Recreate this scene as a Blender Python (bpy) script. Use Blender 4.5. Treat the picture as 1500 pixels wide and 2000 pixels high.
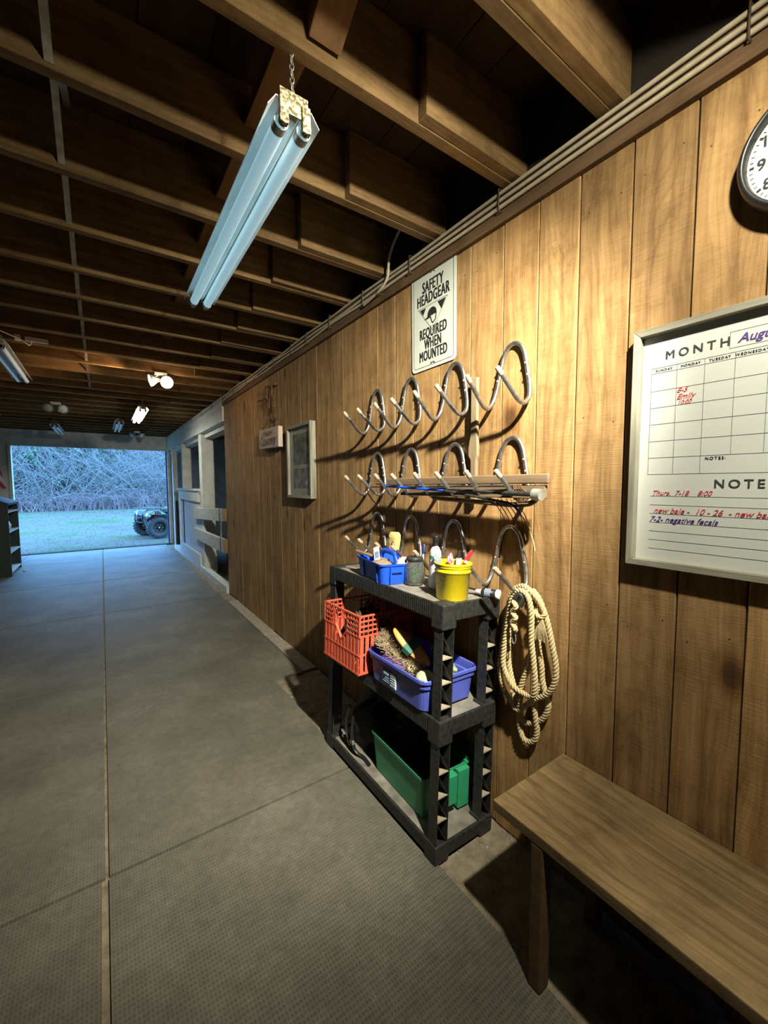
import bpy, bmesh, math, random
from mathutils import Vector, Matrix, Euler, noise
random.seed(7)
PI = math.pi
scene = bpy.context.scene
COL = scene.collection
for o in list(bpy.data.objects): bpy.data.objects.remove(o)

# ------------------------------------------------------------ camera
cam_d = bpy.data.cameras.new('camera'); cam = bpy.data.objects.new('camera', cam_d); COL.objects.link(cam)
YAW, PITCH, ROLL = 0.60443517, -0.07010602, -0.00421863
fw = Vector((math.sin(YAW)*math.cos(PITCH), math.cos(YAW)*math.cos(PITCH), math.sin(PITCH)))
r0 = Vector((math.cos(YAW), -math.sin(YAW), 0)); u0 = r0.cross(fw)
cr, sr = math.cos(ROLL), math.sin(ROLL)
rr = r0*cr + u0*sr; uu = -r0*sr + u0*cr
M = Matrix(((rr.x, uu.x, -fw.x, -1.3), (rr.y, uu.y, -fw.y, 0), (rr.z, uu.z, -fw.z, 1.4105), (0, 0, 0, 1)))
cam.matrix_world = M
cam_d.sensor_fit = 'HORIZONTAL'; cam_d.sensor_width = 36; cam_d.lens = 795.1/1500*36
cam_d.clip_start = 0.02; cam_d.clip_end = 400
scene.camera = cam

# ------------------------------------------------------------ light
vs = scene.view_settings
vs.view_transform = 'Standard'; vs.look = 'None'; vs.gamma = 1; vs.use_curve_mapping = False; vs.exposure = 0.0
world = bpy.data.worlds.new('world'); scene.world = world; world.use_nodes = True
wn = world.node_tree; bg = wn.nodes['Background']
bg.inputs[0].default_value = (0.18, 0.48, 1.0, 1); bg.inputs[1].default_value = 13

def spot(name, loc, aim, power, color, deg, blend, rad):
    l = bpy.data.lights.new(name, 'SPOT'); l.energy = power; l.color = color
    l.spot_size = math.radians(deg); l.spot_blend = blend; l.shadow_soft_size = rad
    o = bpy.data.objects.new(name, l); COL.objects.link(o); o.location = loc
    o.rotation_euler = (Vector(aim)-Vector(loc)).to_track_quat('-Z', 'Y').to_euler()
    return o
def point(name, loc, power, color, rad):
    l = bpy.data.lights.new(name, 'POINT'); l.energy = power; l.color = color; l.shadow_soft_size = rad
    o = bpy.data.objects.new(name, l); COL.objects.link(o); o.location = loc; return o
FL = (-0.65, 0.0, 2.385)
# near twin flood lamp: main beam towards the racks, its wide weaker spill
spot('flood_beam', FL, (-0.30, 3.2, 0.45), 500, (1, .94, .77), 84, .8, .03)
spot('flood_spill', FL, (-0.45, 1.7, 0.8), 40, (1, .93, .72), 165, .5, .03)
spot('flood_skirt', FL, (-0.02, 0.8, 1.1), 54, (1, .93, .76), 120, .9, .03)
# the warm flood lamp further along the aisle
spot('warm_flood_beam', (-.98, 4.56, 2.33), (-2.3, 4.55, 2.50), 22, (1, .60, .30), 120, .6, .04)
point('warm_flood_bulb', (-.74, 4.53, 2.33), 5, (1, .68, .38), .05)
portal = bpy.data.lights.new('daylight_portal', 'AREA'); portal.shape = 'RECTANGLE'; portal.size = 2.9; portal.size_y = 2.3
portal.cycles.is_portal = True
po = bpy.data.objects.new('daylight_portal', portal); COL.objects.link(po); po.location = (-1.36, 11.0, 1.1)
po.rotation_euler = (PI/2, 0, PI)

# ------------------------------------------------------------ mesh helpers
class MB:
    def __init__(s): s.v = []; s.f = []; s.s = []; s.c = []; s.cur = 0.5
    def add(s, vs, fs, smooth=False, mat=None):
        b = len(s.v)
        for v in vs: s.v.append(mat @ Vector(v) if mat is not None else Vector(v))
        for f in fs: s.f.append([b+i for i in f]); s.s.append(smooth); s.c.append(s.cur)
        return s
    def box(s, x0, x1, y0, y1, z0, z1, mat=None):
        vs = [(x0,y0,z0),(x1,y0,z0),(x1,y1,z0),(x0,y1,z0),(x0,y0,z1),(x1,y0,z1),(x1,y1,z1),(x0,y1,z1)]
        return s.add(vs, [(0,3,2,1),(4,5,6,7),(0,1,5,4),(1,2,6,5),(2,3,7,6),(3,0,4,7)], False, mat)
    def hexa(s, vs, mat=None):   # 8 corners: bottom 4 then top 4
        return s.add(vs, [(0,3,2,1),(4,5,6,7),(0,1,5,4),(1,2,6,5),(2,3,7,6),(3,0,4,7)], False, mat)
    def bar(s, a, b, w, t, up=(0,0,1)):   # rectangular bar from a to b; w along side, t along up
        a = Vector(a); b = Vector(b); d = (b-a).normalized(); up = Vector(up)
        side = d.cross(up)
        if side.length < 1e-4: side = d.cross(Vector((1,0,0)))
        side.normalize(); u = side.cross(d).normalized(); q = []
        for p in (a, b):
            q += [p-side*w/2-u*t/2, p+side*w/2-u*t/2, p+side*w/2+u*t/2, p-side*w/2+u*t/2]
        return s.add(q, [(0,1,2,3),(7,6,5,4),(0,4,5,1),(1,5,6,2),(2,6,7,3),(3,7,4,0)])
    def tube(s, pts, r, n=8, closed=False, caps=True, mat=None, ry=None):
        pts = [Vector(p) for p in pts]; N = len(pts)
        rs = r if isinstance(r, (list, tuple)) else [r]*N
        tan = []
        for i in range(N):
            a = pts[(i-1) % N] if (closed or i > 0) else pts[i]
            b = pts[(i+1) % N] if (closed or i < N-1) else pts[i]
            t = (b-a); tan.append(t.normalized() if t.length > 1e-9 else Vector((0,0,1)))
        t0 = tan[0]; up = Vector((0,0,1)) if abs(t0.z) < .9 else Vector((1,0,0))
        nrm = (up - t0*up.dot(t0)).normalized(); vs = []
        for i in range(N):
            t = tan[i]; nrm = (nrm - t*nrm.dot(t))
            nrm = nrm.normalized() if nrm.length > 1e-6 else t.orthogonal().normalized()
            bn = t.cross(nrm)
            for k in range(n):
                a = 2*PI*k/n; vs.append(pts[i] + (nrm*math.cos(a) + bn*math.sin(a)*(ry or 1))*rs[i])
        fs = []
        for i in range(N if closed else N-1):
            j = (i+1) % N
            for k in range(n):
                l = (k+1) % n; fs.append((i*n+k, i*n+l, j*n+l, j*n+k))
        s.add(vs, fs, True, mat)
        if caps and not closed:
            s.add(vs[:n][::-1], [tuple(range(n))], False, mat); s.add(vs[-n:], [tuple(range(n))], False, mat)
        return s
    def cyl(s, a, b, r, n=16, r2=None):
        return s.tube([a, b], [r, r if r2 is None else r2], n)
    def lathe(s, prof, n=24, mat=None, sx=1, sy=1, smooth=True):   # prof: (r,z)
        vs = []; fs = []
        for (r, z) in prof:
            for k in range(n):
                a = 2*PI*k/n; vs.append((r*math.cos(a)*sx, r*math.sin(a)*sy, z))
        for i in range(len(prof)-1):
            for k in range(n):
                l = (k+1) % n; fs.append((i*n+k, i*n+l, (i+1)*n+l, (i+1)*n+k))
        return s.add(vs, fs, smooth, mat)
    def prism(s, poly, h0, h1, mat=None):   # poly in local xy, extruded along z
        n = len(poly); vs = [(x, y, h0) for x, y in poly] + [(x, y, h1) for x, y in poly]
        fs = [tuple(range(n))[::-1], tuple(range(n, 2*n))] + [(i, (i+1) % n, n+(i+1) % n, n+i) for i in range(n)]
        return s.add(vs, fs, False, mat)
    def ball(s, c, r, sx=1, sy=1, sz=1, n=12, m=8, mat=None, jit=0):
        prof = []; vs = []; c = Vector(c)
        for i in range(m+1):
            th = -PI/2 + PI*i/m
            for k in range(n):
                a = 2*PI*k/n
                d = Vector((math.cos(th)*math.cos(a), math.cos(th)*math.sin(a), math.sin(th)))
                q = 1 + jit*noise.noise(d*2.2 + c*7)
                vs.append(c + Vector((d.x*r*sx, d.y*r*sy, d.z*r*sz))*q)
        fs = []
        for i in range(m):
            for k in range(n):
                l = (k+1) % n; fs.append((i*n+k, i*n+l, (i+1)*n+l, (i+1)*n+k))
        return s.add(vs, fs, True, mat)

def obj(name, mb, mat, parent=None, bev=0, seg=2, local=False):
    """one mesh object; vertices are in world space unless local, moved into the parent's frame"""
    me = bpy.data.meshes.new(name)
    vs = mb.v
    if parent is not None and not local:
        inv = root_matrix(parent).inverted(); vs = [inv @ v for v in vs]
    me.from_pydata([tuple(v) for v in vs], [], mb.f)
    me.polygons.foreach_set('use_smooth', mb.s)
    at = me.attributes.new('pid', 'FLOAT', 'FACE'); at.data.foreach_set('value', mb.c)
    me.validate(); me.update()
    if mat: me.materials.append(mat)
    o = bpy.data.objects.new(name, me); COL.objects.link(o)
    if parent is not None: o.parent = parent
    if bev:
        b = o.modifiers.new('bevel', 'BEVEL'); b.width = bev; b.segments = seg; b.limit_method = 'ANGLE'; b.angle_limit = .6
    return o
def root_matrix(o):
    m = Matrix.LocRotScale(o.location, o.rotation_euler, None)
    while o.parent: o = o.parent; m = Matrix.LocRotScale(o.location, o.rotation_euler, None) @ m
    return m
def thing(name, label, cat, loc=(0,0,0), rot=(0,0,0), group=None):
    o = bpy.data.objects.new(name, None); COL.objects.link(o); o.location = loc; o.rotation_euler = rot
    o.empty_display_size = .05
    tag(o, label, cat, group); return o
def tag(o, label, cat, group=None, kind=None):
    o['label'] = label; o['category'] = cat
    if group: o['group'] = group
    if kind: o['kind'] = kind
    return o
def struct(o): o['kind'] = 'structure'; return o
def sempty(name):
    o = bpy.data.objects.new(name, None); COL.objects.link(o); o['kind'] = 'structure'; return o
def dup(root, loc, label=None, rot=None):
    r = root.copy(); COL.objects.link(r); r.location = loc
    if rot is not None: r.rotation_euler = rot
    if label: r['label'] = label
    for ch in root.children:
        c = ch.copy(); COL.objects.link(c); c.parent = r
        for g in ch.children:
            d = g.copy(); COL.objects.link(d); d.parent = c
    return r

# ------------------------------------------------------------ materials
def base(name, rough=.6, metal=0, color=(.5,.5,.5)):
    m = bpy.data.materials.new(name); m.use_nodes = True; nt = m.node_tree
    p = nt.nodes['Principled BSDF']; p.inputs['Roughness'].default_value = rough; p.inputs['Metallic'].default_value = metal
    p.inputs['Base Color'].default_value = (*color, 1)
    return m, nt, p
def N(nt, t, **kw):
    n = nt.nodes.new(t)
    for k, v in kw.items():
        if k in n.inputs: n.inputs[k].default_value = v
        else: setattr(n, k, v)
    return n
def coords(nt, scale=(1,1,1), rot=(0,0,0), src='Object'):
    tc = nt.nodes.new('ShaderNodeTexCoord'); mp = nt.nodes.new('ShaderNodeMapping')
    mp.inputs['Scale'].default_value = scale; mp.inputs['Rotation'].default_value = rot
    nt.links.new(tc.outputs[src], mp.inputs[0]); return mp
def ramp(nt, stops):
    r = nt.nodes.new('ShaderNodeValToRGB'); e = r.color_ramp.elements
    e[0].position, e[0].color = stops[0][0], (*stops[0][1], 1)
    e[1].position, e[1].color = stops[-1][0], (*stops[-1][1], 1)
    for p, c in stops[1:-1]:
        x = e.new(p); x.color = (*c, 1)
    return r
def mixc(nt, a, b, fac, mode='MIX'):
    m = nt.nodes.new('ShaderNodeMix'); m.data_type = 'RGBA'; m.blend_type = mode
    for i, x in ((0, fac), (6, a), (7, b)):
        if hasattr(x, 'is_linked') or hasattr(x, 'links'): nt.links.new(x, m.inputs[i])
        elif isinstance(x, (int, float)): m.inputs[i].default_value = x
        else: m.inputs[i].default_value = (*x, 1)
    return m.outputs[2]
def bump(nt, p, h, strength=.3, dist=.002):
    b = nt.nodes.new('ShaderNodeBump'); b.inputs['Strength'].default_value = strength; b.inputs['Distance'].default_value = dist
    nt.links.new(h, b.inputs['Height']); nt.links.new(b.outputs[0], p.inputs['Normal'])
def plain(name, c, rough=.5, metal=0, var=.12, scale=30, bmp=0, spec=None):
    m, nt, p = base(name, rough, metal)
    mp = coords(nt); nz = N(nt, 'ShaderNodeTexNoise', Scale=scale, Detail=4.0); nt.links.new(mp.outputs[0], nz.inputs['Vector'])
    r = ramp(nt, [(.3, tuple(x*(1-var) for x in c)), (.7, tuple(min(1, x*(1+var)) for x in c))])
    nt.links.new(nz.outputs[0], r.inputs[0]); nt.links.new(r.outputs[0], p.inputs['Base Color'])
    if bmp: bump(nt, p, nz.outputs[0], bmp)
    if spec is not None: p.inputs['Specular IOR Level'].default_value = spec
    return m
def glow(name, c, s):
    m, nt, p = base(name, .4, 0, c); p.inputs['Emission Color'].default_value = (*c, 1); p.inputs['Emission Strength'].default_value = s; return m
def wood(name, dark, light, axis='z', rough=.75, saw=0, knots=0, pid=0, streak=1.0, dirt=0, rings=0):
    """grain runs along axis"""
    m, nt, p = base(name, rough); L = nt.links.new
    k = {'x': (1.2, 34, 34), 'y': (34, 1.2, 34), 'z': (34, 34, 1.2)}[axis]
    tc = nt.nodes.new('ShaderNodeTexCoord'); src = tc.outputs['Object']
    at = nt.nodes.new('ShaderNodeAttribute'); at.attribute_name = 'pid'
    if pid:
        ad = nt.nodes.new('ShaderNodeVectorMath'); ad.operation = 'MULTIPLY_ADD'
        cb = nt.nodes.new('ShaderNodeCombineXYZ')
        for i in range(3): L(at.outputs['Fac'], cb.inputs[i])
        L(cb.outputs[0], ad.inputs[0]); ad.inputs[1].default_value = (3.1, 0.0, 37.0) if axis == 'z' else (37, 3, 5)
        L(src, ad.inputs[2]); src = ad.outputs[0]
    # warp
    wz = N(nt, 'ShaderNodeTexNoise', Scale=2.2, Detail=2.0); L(src, wz.inputs['Vector'])
    wa = nt.nodes.new('ShaderNodeVectorMath'); wa.operation = 'MULTIPLY_ADD'; L(wz.outputs['Color'], wa.inputs[0])
    wa.inputs[1].default_value = (.05, .05, .05); L(src, wa.inputs[2])
    mp = nt.nodes.new('ShaderNodeMapping'); mp.inputs['Scale'].default_value = k; L(wa.outputs[0], mp.inputs[0])
    g = N(nt, 'ShaderNodeTexNoise', Scale=1.0, Detail=5.0, Roughness=.62); L(mp.outputs[0], g.inputs['Vector'])
    r = ramp(nt, [(.25, dark), (.75, light)]); L(g.outputs[0], r.inputs[0]); col = r.outputs[0]
    # broad tone
    b = N(nt, 'ShaderNodeTexNoise', Scale=3.0, Detail=3.0); L(src, b.inputs['Vector'])
    rb = ramp(nt, [(.3, (.72,.70,.68)), (.7, (1.12,1.1,1.08))]); L(b.outputs[0], rb.inputs[0])
    col = mixc(nt, col, rb.outputs[0], .8, 'MULTIPLY')
    if pid:
        rp = ramp(nt, [(0, (.74,.72,.72)), (.5, (1,.97,.93)), (1, (1.18,1.1,1.0))]); L(at.outputs['Fac'], rp.inputs[0])
        col = mixc(nt, col, rp.outputs[0], pid, 'MULTIPLY')
    h = g.outputs[0]
    if rings:      # long cathedral grain lines
        mr_ = nt.nodes.new('ShaderNodeMapping'); L(wa.outputs[0], mr_.inputs[0])
        mr_.inputs['Scale'].default_value = {'x': (.10, 1, 1), 'y': (1, .10, 1), 'z': (1, 1, .10)}[axis]
        n0 = N(nt, 'ShaderNodeTexNoise', Scale=5.5, Detail=1.5); L(mr_.outputs[0], n0.inputs['Vector'])
        m1 = nt.nodes.new('ShaderNodeMath'); m1.operation = 'MULTIPLY'; L(n0.outputs[0], m1.inputs[0]); m1.inputs[1].default_value = 34
        m2 = nt.nodes.new('ShaderNodeMath'); m2.operation = 'FRACT'; L(m1.outputs[0], m2.inputs[0])
        rr_ = ramp(nt, [(0, (1.06,1.05,1.04)), (.62, (1,1,1)), (.9, (.62,.55,.47)), (1, (.95,.93,.9))]); L(m2.outputs[0], rr_.inputs[0])
        col = mixc(nt, col, rr_.outputs[0], rings, 'MULTIPLY')
    if saw:
        wv = nt.nodes.new('ShaderNodeTexNoise'); wv.inputs['Scale'].default_value = 1; wv.inputs['Detail'].default_value = 3
        ms = nt.nodes.new('ShaderNodeMapping'); L(src, ms.inputs[0])
        ms.inputs['Rotation'].default_value = (math.radians(-50), 0, 0); ms.inputs['Scale'].default_value = (1, 16, 420)
        L(ms.outputs[0], wv.inputs['Vector'])
        rs = ramp(nt, [(.36, (.80,.78,.76)), (.60, (1.07,1.06,1.05))]); L(wv.outputs[0], rs.inputs[0])
        # saw marks fade in and out over the board
        fz = N(nt, 'ShaderNodeTexNoise', Scale=2.5, Detail=1.0); L(src, fz.inputs['Vector'])
        fr = ramp(nt, [(.42, (0,0,0)), (.6, (1,1,1))]); L(fz.outputs[0], fr.inputs[0])
        fm = nt.nodes.new('ShaderNodeMath'); fm.operation = 'MULTIPLY'; L(fr.outputs[0], fm.inputs[0]); fm.inputs[1].default_value = saw
        col = mixc(nt, col, rs.outputs[0], fm.outputs[0], 'MULTIPLY')
        mh = nt.nodes.new('ShaderNodeMath'); mh.operation = 'ADD'; L(wv.outputs[0], mh.inputs[0]); L(g.outputs[0], mh.inputs[1]); h = mh.outputs[0]
    if knots:
        kk = {'x': (.5, 1, 1), 'y': (1, .5, 1), 'z': (1, 1, .55)}[axis]
        mk = nt.nodes.new('ShaderNodeMapping'); L(wa.outputs[0], mk.inputs[0]); mk.inputs['Scale'].default_value = kk
        vo = N(nt, 'ShaderNodeTexVoronoi', Scale=knots); L(mk.outputs[0], vo.inputs['Vector'])
        rk = ramp(nt, [(.0, (.14,.09,.06)), (.05, (.22,.15,.1)), (.085, (.62,.5,.4)), (.14, (1,1,1))]); L(vo.outputs['Distance'], rk.inputs[0])
        col = mixc(nt, col, rk.outputs[0], .9, 'MULTIPLY')
    if dirt:
        dz = N(nt, 'ShaderNodeTexNoise', Scale=9.0, Detail=6.0, Roughness=.7); L(src, dz.inputs['Vector'])
        rd = ramp(nt, [(.36, (.5,.46,.42)), (.52, (1,1,1))]); L(dz.outputs[0], rd.inputs[0])
        col = mixc(nt, col, rd.outputs[0], dirt, 'MULTIPLY')
    L(col, p.inputs['Base Color']); bump(nt, p, h, .35*streak, .003)
    p.inputs['Specular IOR Level'].default_value = .25
    return m

MAT = {}
MAT['plank'] = wood('resawn_cedar', (.20,.115,.045), (.54,.355,.160), 'z', .8, saw=.6, knots=3.0, pid=.8, dirt=.45, rings=.38)
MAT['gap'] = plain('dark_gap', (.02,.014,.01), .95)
MAT['joist'] = wood('rough_joist', (.12,.075,.034), (.30,.20,.09), 'x', .85, rings=.3, knots=1.6, pid=.6, dirt=.5)
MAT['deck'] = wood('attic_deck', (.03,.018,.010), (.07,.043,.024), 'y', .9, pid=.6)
MAT['block'] = wood('nailed_block', (.15,.08,.035), (.28,.16,.075), 'y', .85)
MAT['trim'] = wood('trim_board', (.10,.058,.030), (.20,.125,.066), 'y', .8, dirt=.5)
MAT['bench'] = wood('bench_board', (.12,.078,.034), (.36,.26,.13), 'y', .6, rings=.5, dirt=.45, streak=.6)
MAT['grey_wood'] = wood('weathered_frame', (.12,.115,.09), (.46,.45,.36), 'z', .85)
MAT['grey_wood_y'] = wood('weathered_frame_rail', (.12,.115,.09), (.46,.45,.36), 'y', .85)
MAT['stick'] = wood('worn_stick', (.13,.09,.055), (.28,.205,.13), 'y', .7)
MAT['stick_z'] = wood('worn_upright_stick', (.16,.12,.07), (.32,.25,.155), 'z', .7)
MAT['white_paint'] = plain('white_wash', (.62,.62,.58), .7, 0, .14, 9, .2)
MAT['stall_dark'] = wood('stall_boards', (.06,.045,.03), (.13,.10,.07), 'y', .9)
MAT['black_plastic'] = plain('black_resin', (.022,.023,.021), .52, 0, .5, 60, .2)
MAT['dusty_top'] = plain('dusty_resin_deck', (.20,.185,.155), .85, 0, .4, 14, .2)
MAT['dust_ledge'] = plain('dusty_pocket_ledge', (.34,.29,.21), .9, 0, .2, 40)
MAT['chrome'] = plain('worn_chrome_tube', (.46,.46,.45), .33, .93, .35, 50, .15)
MAT['tip'] = plain('bare_tube_tip', (.42,.30,.22), .6, .1, .2, 80)
MAT['screw'] = plain('copper_screw', (.50,.30,.24), .4, .5, .2, 90)
MAT['rope'] = plain('manila_rope', (.52,.42,.225), .9, 0, .22, 160, .3)
MAT['black'] = plain('black_cloth', (.012,.012,.014), .8, 0, .4, 18, .3)
MAT['blackgloss'] = plain('black_gloss', (.014,.014,.015), .38, 0, .2)
MAT['blue_caddy'] = plain('blue_caddy', (.012,.085,.66), .38, 0, .06, 10)
MAT['blue_tub'] = plain('periwinkle_tub', (.085,.115,.52), .45, 0, .10, 14)
MAT['green_tote'] = plain('green_tote', (.03,.30,.14), .45, 0, .08, 10)
MAT['red_crate'] = plain('coral_crate', (.66,.115,.06), .5, 0, .08, 10)
MAT['yellow'] = plain('yellow_pail', (.66,.53,.010), .35, 0, .07, 50, .1)
MAT['white'] = plain('white_plastic', (.75,.76,.74), .35, 0, .04)
MAT['white_enamel'] = plain('white_enamel', (.80,.83,.83), .32, 0, .08, 12)
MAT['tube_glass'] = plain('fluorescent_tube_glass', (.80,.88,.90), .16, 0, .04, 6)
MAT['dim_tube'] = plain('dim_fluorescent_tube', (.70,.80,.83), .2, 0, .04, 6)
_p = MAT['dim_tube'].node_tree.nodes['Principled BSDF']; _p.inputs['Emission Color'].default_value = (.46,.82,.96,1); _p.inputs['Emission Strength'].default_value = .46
MAT['galv'] = plain('galvanised', (.42,.42,.38), .45, .7, .3, 30)
MAT['sign'] = plain('sign_white', (.56,.60,.53), .4, 0, .05, 6)
MAT['sign_black'] = plain('sign_ink', (.015,.018,.018), .5)
MAT['board_white'] = plain('whiteboard', (.62,.65,.61), .3, 0, .03, 4)
MAT['line'] = plain('grey_line', (.16,.17,.17), .6)
MAT['ink'] = plain('printed_ink', (.045,.048,.05), .6)
MAT['ink_purple'] = plain('purple_marker', (.09,.04,.24), .6)
MAT['ink_red'] = plain('red_marker', (.55,.07,.08), .6)
MAT['cable'] = plain('grey_cable', (.50,.44,.32), .6, 0, .12, 40)
MAT['staple'] = plain('rusty_staple', (.10,.07,.045), .7, .3)
MAT['rust'] = plain('rusty', (.16,.075,.035), .8, .2, .5, 60, .4)
MAT['orange_wood'] = wood('varnished_brush_back', (.55,.25,.06), (.80,.45,.14), 'y', .4)
MAT['bristle'] = plain('tan_bristle', (.46,.37,.24), .9, 0, .35, 200)
MAT['bristle_dark'] = plain('brown_bristle', (.24,.18,.11), .9, 0, .35, 200)
MAT['green_strap'] = plain('green_strap', (.05,.16,.12), .7)
MAT['purple'] = plain('purple_cloth', (.13,.06,.30), .8)
MAT['navy'] = plain('navy_plastic', (.015,.02,.09), .5)
MAT['pink'] = plain('pink_plastic', (.85,.25,.38), .4)
MAT['red'] = plain('red_plastic', (.70,.03,.04), .35)
MAT['greyblue'] = plain('grey_blue_plastic', (.16,.20,.28), .5)
MAT['lightblue'] = plain('pale_blue_plastic', (.35,.50,.60), .5)
MAT['sponge'] = plain('yellow_sponge', (.60,.48,.17), .95, 0, .35, 26, .5)
MAT['concrete'] = plain('concrete_strip', (.36,.32,.25), .9, 0, .18, 24, .4)
MAT['tyre'] = plain('dusty_tyre', (.055,.06,.065), .8, 0, .2, 20)
MAT['atv_green'] = plain('atv_plastic', (.07,.085,.065), .35, 0, .1)
MAT['bark'] = plain('bare_bark', (.20,.185,.17), .9, 0, .25, 8)
MAT['bark_dark'] = plain('trunk_bark', (.08,.075,.07), .9, 0, .3, 6)
MAT['needle'] = plain('evergreen_needles', (.055,.15,.06), .8, 0, .4, 2)
MAT['scrub'] = plain('leafless_scrub', (.23,.165,.16), .95, 0, .35, 1.2)
MAT['dark_green'] = plain('dark_green_paint', (.010,.020,.016), .6, 0, .3)

def mat_rubber():
    m, nt, p = base('rubber_mat', .8); L = nt.links.new
    mp = coords(nt)
    n1 = N(nt, 'ShaderNodeTexNoise', Scale=2.2, Detail=6.0, Roughness=.65); L(mp.outputs[0], n1.inputs['Vector'])
    r = ramp(nt, [(.3, (.105,.10,.080)), (.55, (.16,.152,.122)), (.75, (.22,.212,.172))]); L(n1.outputs[0], r.inputs[0]); col = r.outputs[0]
    # woven diamond pattern 11 mm
    sp = nt.nodes.new('ShaderNodeSeparateXYZ'); L(mp.outputs[0], sp.inputs[0])
    outs = []
    for ax, fr in ((0, 600), (1, 420)):
        mu = nt.nodes.new('ShaderNodeMath'); mu.operation = 'MULTIPLY'; L(sp.outputs[ax], mu.inputs[0]); mu.inputs[1].default_value = fr
        si = nt.nodes.new('ShaderNodeMath'); si.operation = 'SINE'; L(mu.outputs[0], si.inputs[0]); outs.append(si)
    pr = nt.nodes.new('ShaderNodeMath'); pr.operation = 'MAXIMUM'; L(outs[0].outputs[0], pr.inputs[0]); L(outs[1].outputs[0], pr.inputs[1])
    rp = ramp(nt, [(.35, (.62,.62,.62)), (.75, (1.0,1.0,1.0))])
    mr = nt.nodes.new('ShaderNodeMapRange'); mr.inputs[1].default_value = -1; mr.inputs[2].default_value = 1; L(pr.outputs[0], mr.inputs[0]); L(mr.outputs[0], rp.inputs[0])
    # tread worn smooth away from this end of the barn
    wm = nt.nodes.new('ShaderNodeMapRange'); wm.inputs[1].default_value = 1.6; wm.inputs[2].default_value = 4.2; wm.inputs[3].default_value = 1; wm.inputs[4].default_value = 0
    wn_ = N(nt, 'ShaderNodeTexNoise', Scale=1.6, Detail=3.0); L(mp.outputs[0], wn_.inputs['Vector'])
    wa = nt.nodes.new('ShaderNodeMath'); wa.operation = 'MULTIPLY_ADD'; L(wn_.outputs[0], wa.inputs[0]); wa.inputs[1].default_value = 1.6; L(sp.outputs[1], wa.inputs[2]); L(wa.outputs[0], wm.inputs[0])
    wk = nt.nodes.new('ShaderNodeMath'); wk.operation = 'MULTIPLY'; L(wm.outputs[0], wk.inputs[0]); wk.inputs[1].default_value = .9
    col = mixc(nt, col, rp.outputs[0], wk.outputs[0], 'MULTIPLY')
    d = N(nt, 'ShaderNodeTexNoise', Scale=26.0, Detail=8.0, Roughness=.75); L(mp.outputs[0], d.inputs['Vector'])
    rd = ramp(nt, [(.3, (.74,.74,.74)), (.64, (1.18,1.17,1.12)), (.75, (1.7,1.65,1.5))]); L(d.outputs[0], rd.inputs[0])
    col = mixc(nt, col, rd.outputs[0], .9, 'MULTIPLY')
    L(col, p.inputs['Base Color'])
    ad = nt.nodes.new('ShaderNodeMath'); ad.operation = 'MULTIPLY'; L(mr.outputs[0], ad.inputs[0]); L(wm.outputs[0], ad.inputs[1])
    bump(nt, p, ad.outputs[0], .5, .0015)
    p.inputs['Specular IOR Level'].default_value = .4; p.inputs['Roughness'].default_value = .58
    return m
MAT['rubber'] = mat_rubber()
def mat_dirt():
    m, nt, p = base('dusty_ground', .95); L = nt.links.new; mp = coords(nt)
    n1 = N(nt, 'ShaderNodeTexNoise', Scale=14.0, Detail=8.0, Roughness=.7); L(mp.outputs[0], n1.inputs['Vector'])
    r = ramp(nt, [(.3, (.10,.08,.05)), (.5, (.24,.20,.135)), (.72, (.36,.31,.22))]); L(n1.outputs[0], r.inputs[0])
    L(r.outputs[0], p.inputs['Base Color']); bump(nt, p, n1.outputs[0], .6, .01); return m
MAT['dirt'] = mat_dirt()
def mat_grass():
    m, nt, p = base('winter_grass', .95); L = nt.links.new; mp = coords(nt)
    n1 = N(nt, 'ShaderNodeTexNoise', Scale=.35, Detail=8.0, Roughness=.75); L(mp.outputs[0], n1.inputs['Vector'])
    r = ramp(nt, [(.32, (.115,.10,.085)), (.5, (.14,.14,.115)), (.60, (.085,.13,.065))]); L(n1.outputs[0], r.inputs[0])
    mp2 = coords(nt, (1, 5, 1)); n2 = N(nt, 'ShaderNodeTexNoise', Scale=4.0, Detail=6.0, Roughness=.8); L(mp2.outputs[0], n2.inputs['Vector'])
    r2 = ramp(nt, [(.3, (.55,.55,.55)), (.7, (1.35,1.3,1.2))]); L(n2.outputs[0], r2.inputs[0])
    col = mixc(nt, r.outputs[0], r2.outputs[0], .85, 'MULTIPLY')
    L(col, p.inputs['Base Color']); bump(nt, p, n2.outputs[0], .6, .08); p.inputs['Specular IOR Level'].default_value = .1; return m
MAT['grass'] = mat_grass()
def mat_osb():
    m, nt, p = base('whitewashed_strand_board', .8); L = nt.links.new; mp = coords(nt)
    v = N(nt, 'ShaderNodeTexVoronoi', Scale=38.0); L(mp.outputs[0], v.inputs['Vector'])
    r = ramp(nt, [(0, (.40,.41,.40)), (1, (.66,.67,.66))]); L(v.outputs['Color'], r.inputs[0]); L(r.outputs[0], p.inputs['Base Color']); return m
MAT['osb'] = mat_osb()
def mat_speckle():
    m, nt, p = base('flaking_cream_end_plate', .7, .1); L = nt.links.new; mp = coords(nt)
    n = N(nt, 'ShaderNodeTexNoise', Scale=110.0, Detail=5.0); L(mp.outputs[0], n.inputs['Vector'])
    r = ramp(nt, [(.42, (.07,.05,.02)), (.52, (.30,.26,.15)), (.66, (.46,.42,.28))]); L(n.outputs[0], r.inputs[0]); L(r.outputs[0], p.inputs['Base Color']); bump(nt, p, n.outputs[0], .6); return m
MAT['speckle'] = mat_speckle()
def mat_glass(name, tint, rough=.05):
    m, nt, p = base(name, rough, 0, tint); p.inputs['Transmission Weight'].default_value = .95; p.inputs['IOR'].default_value = 1.35; return m
MAT['jar_glass'] = mat_glass('jar_glass', (.88,.95,.93))

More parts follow.
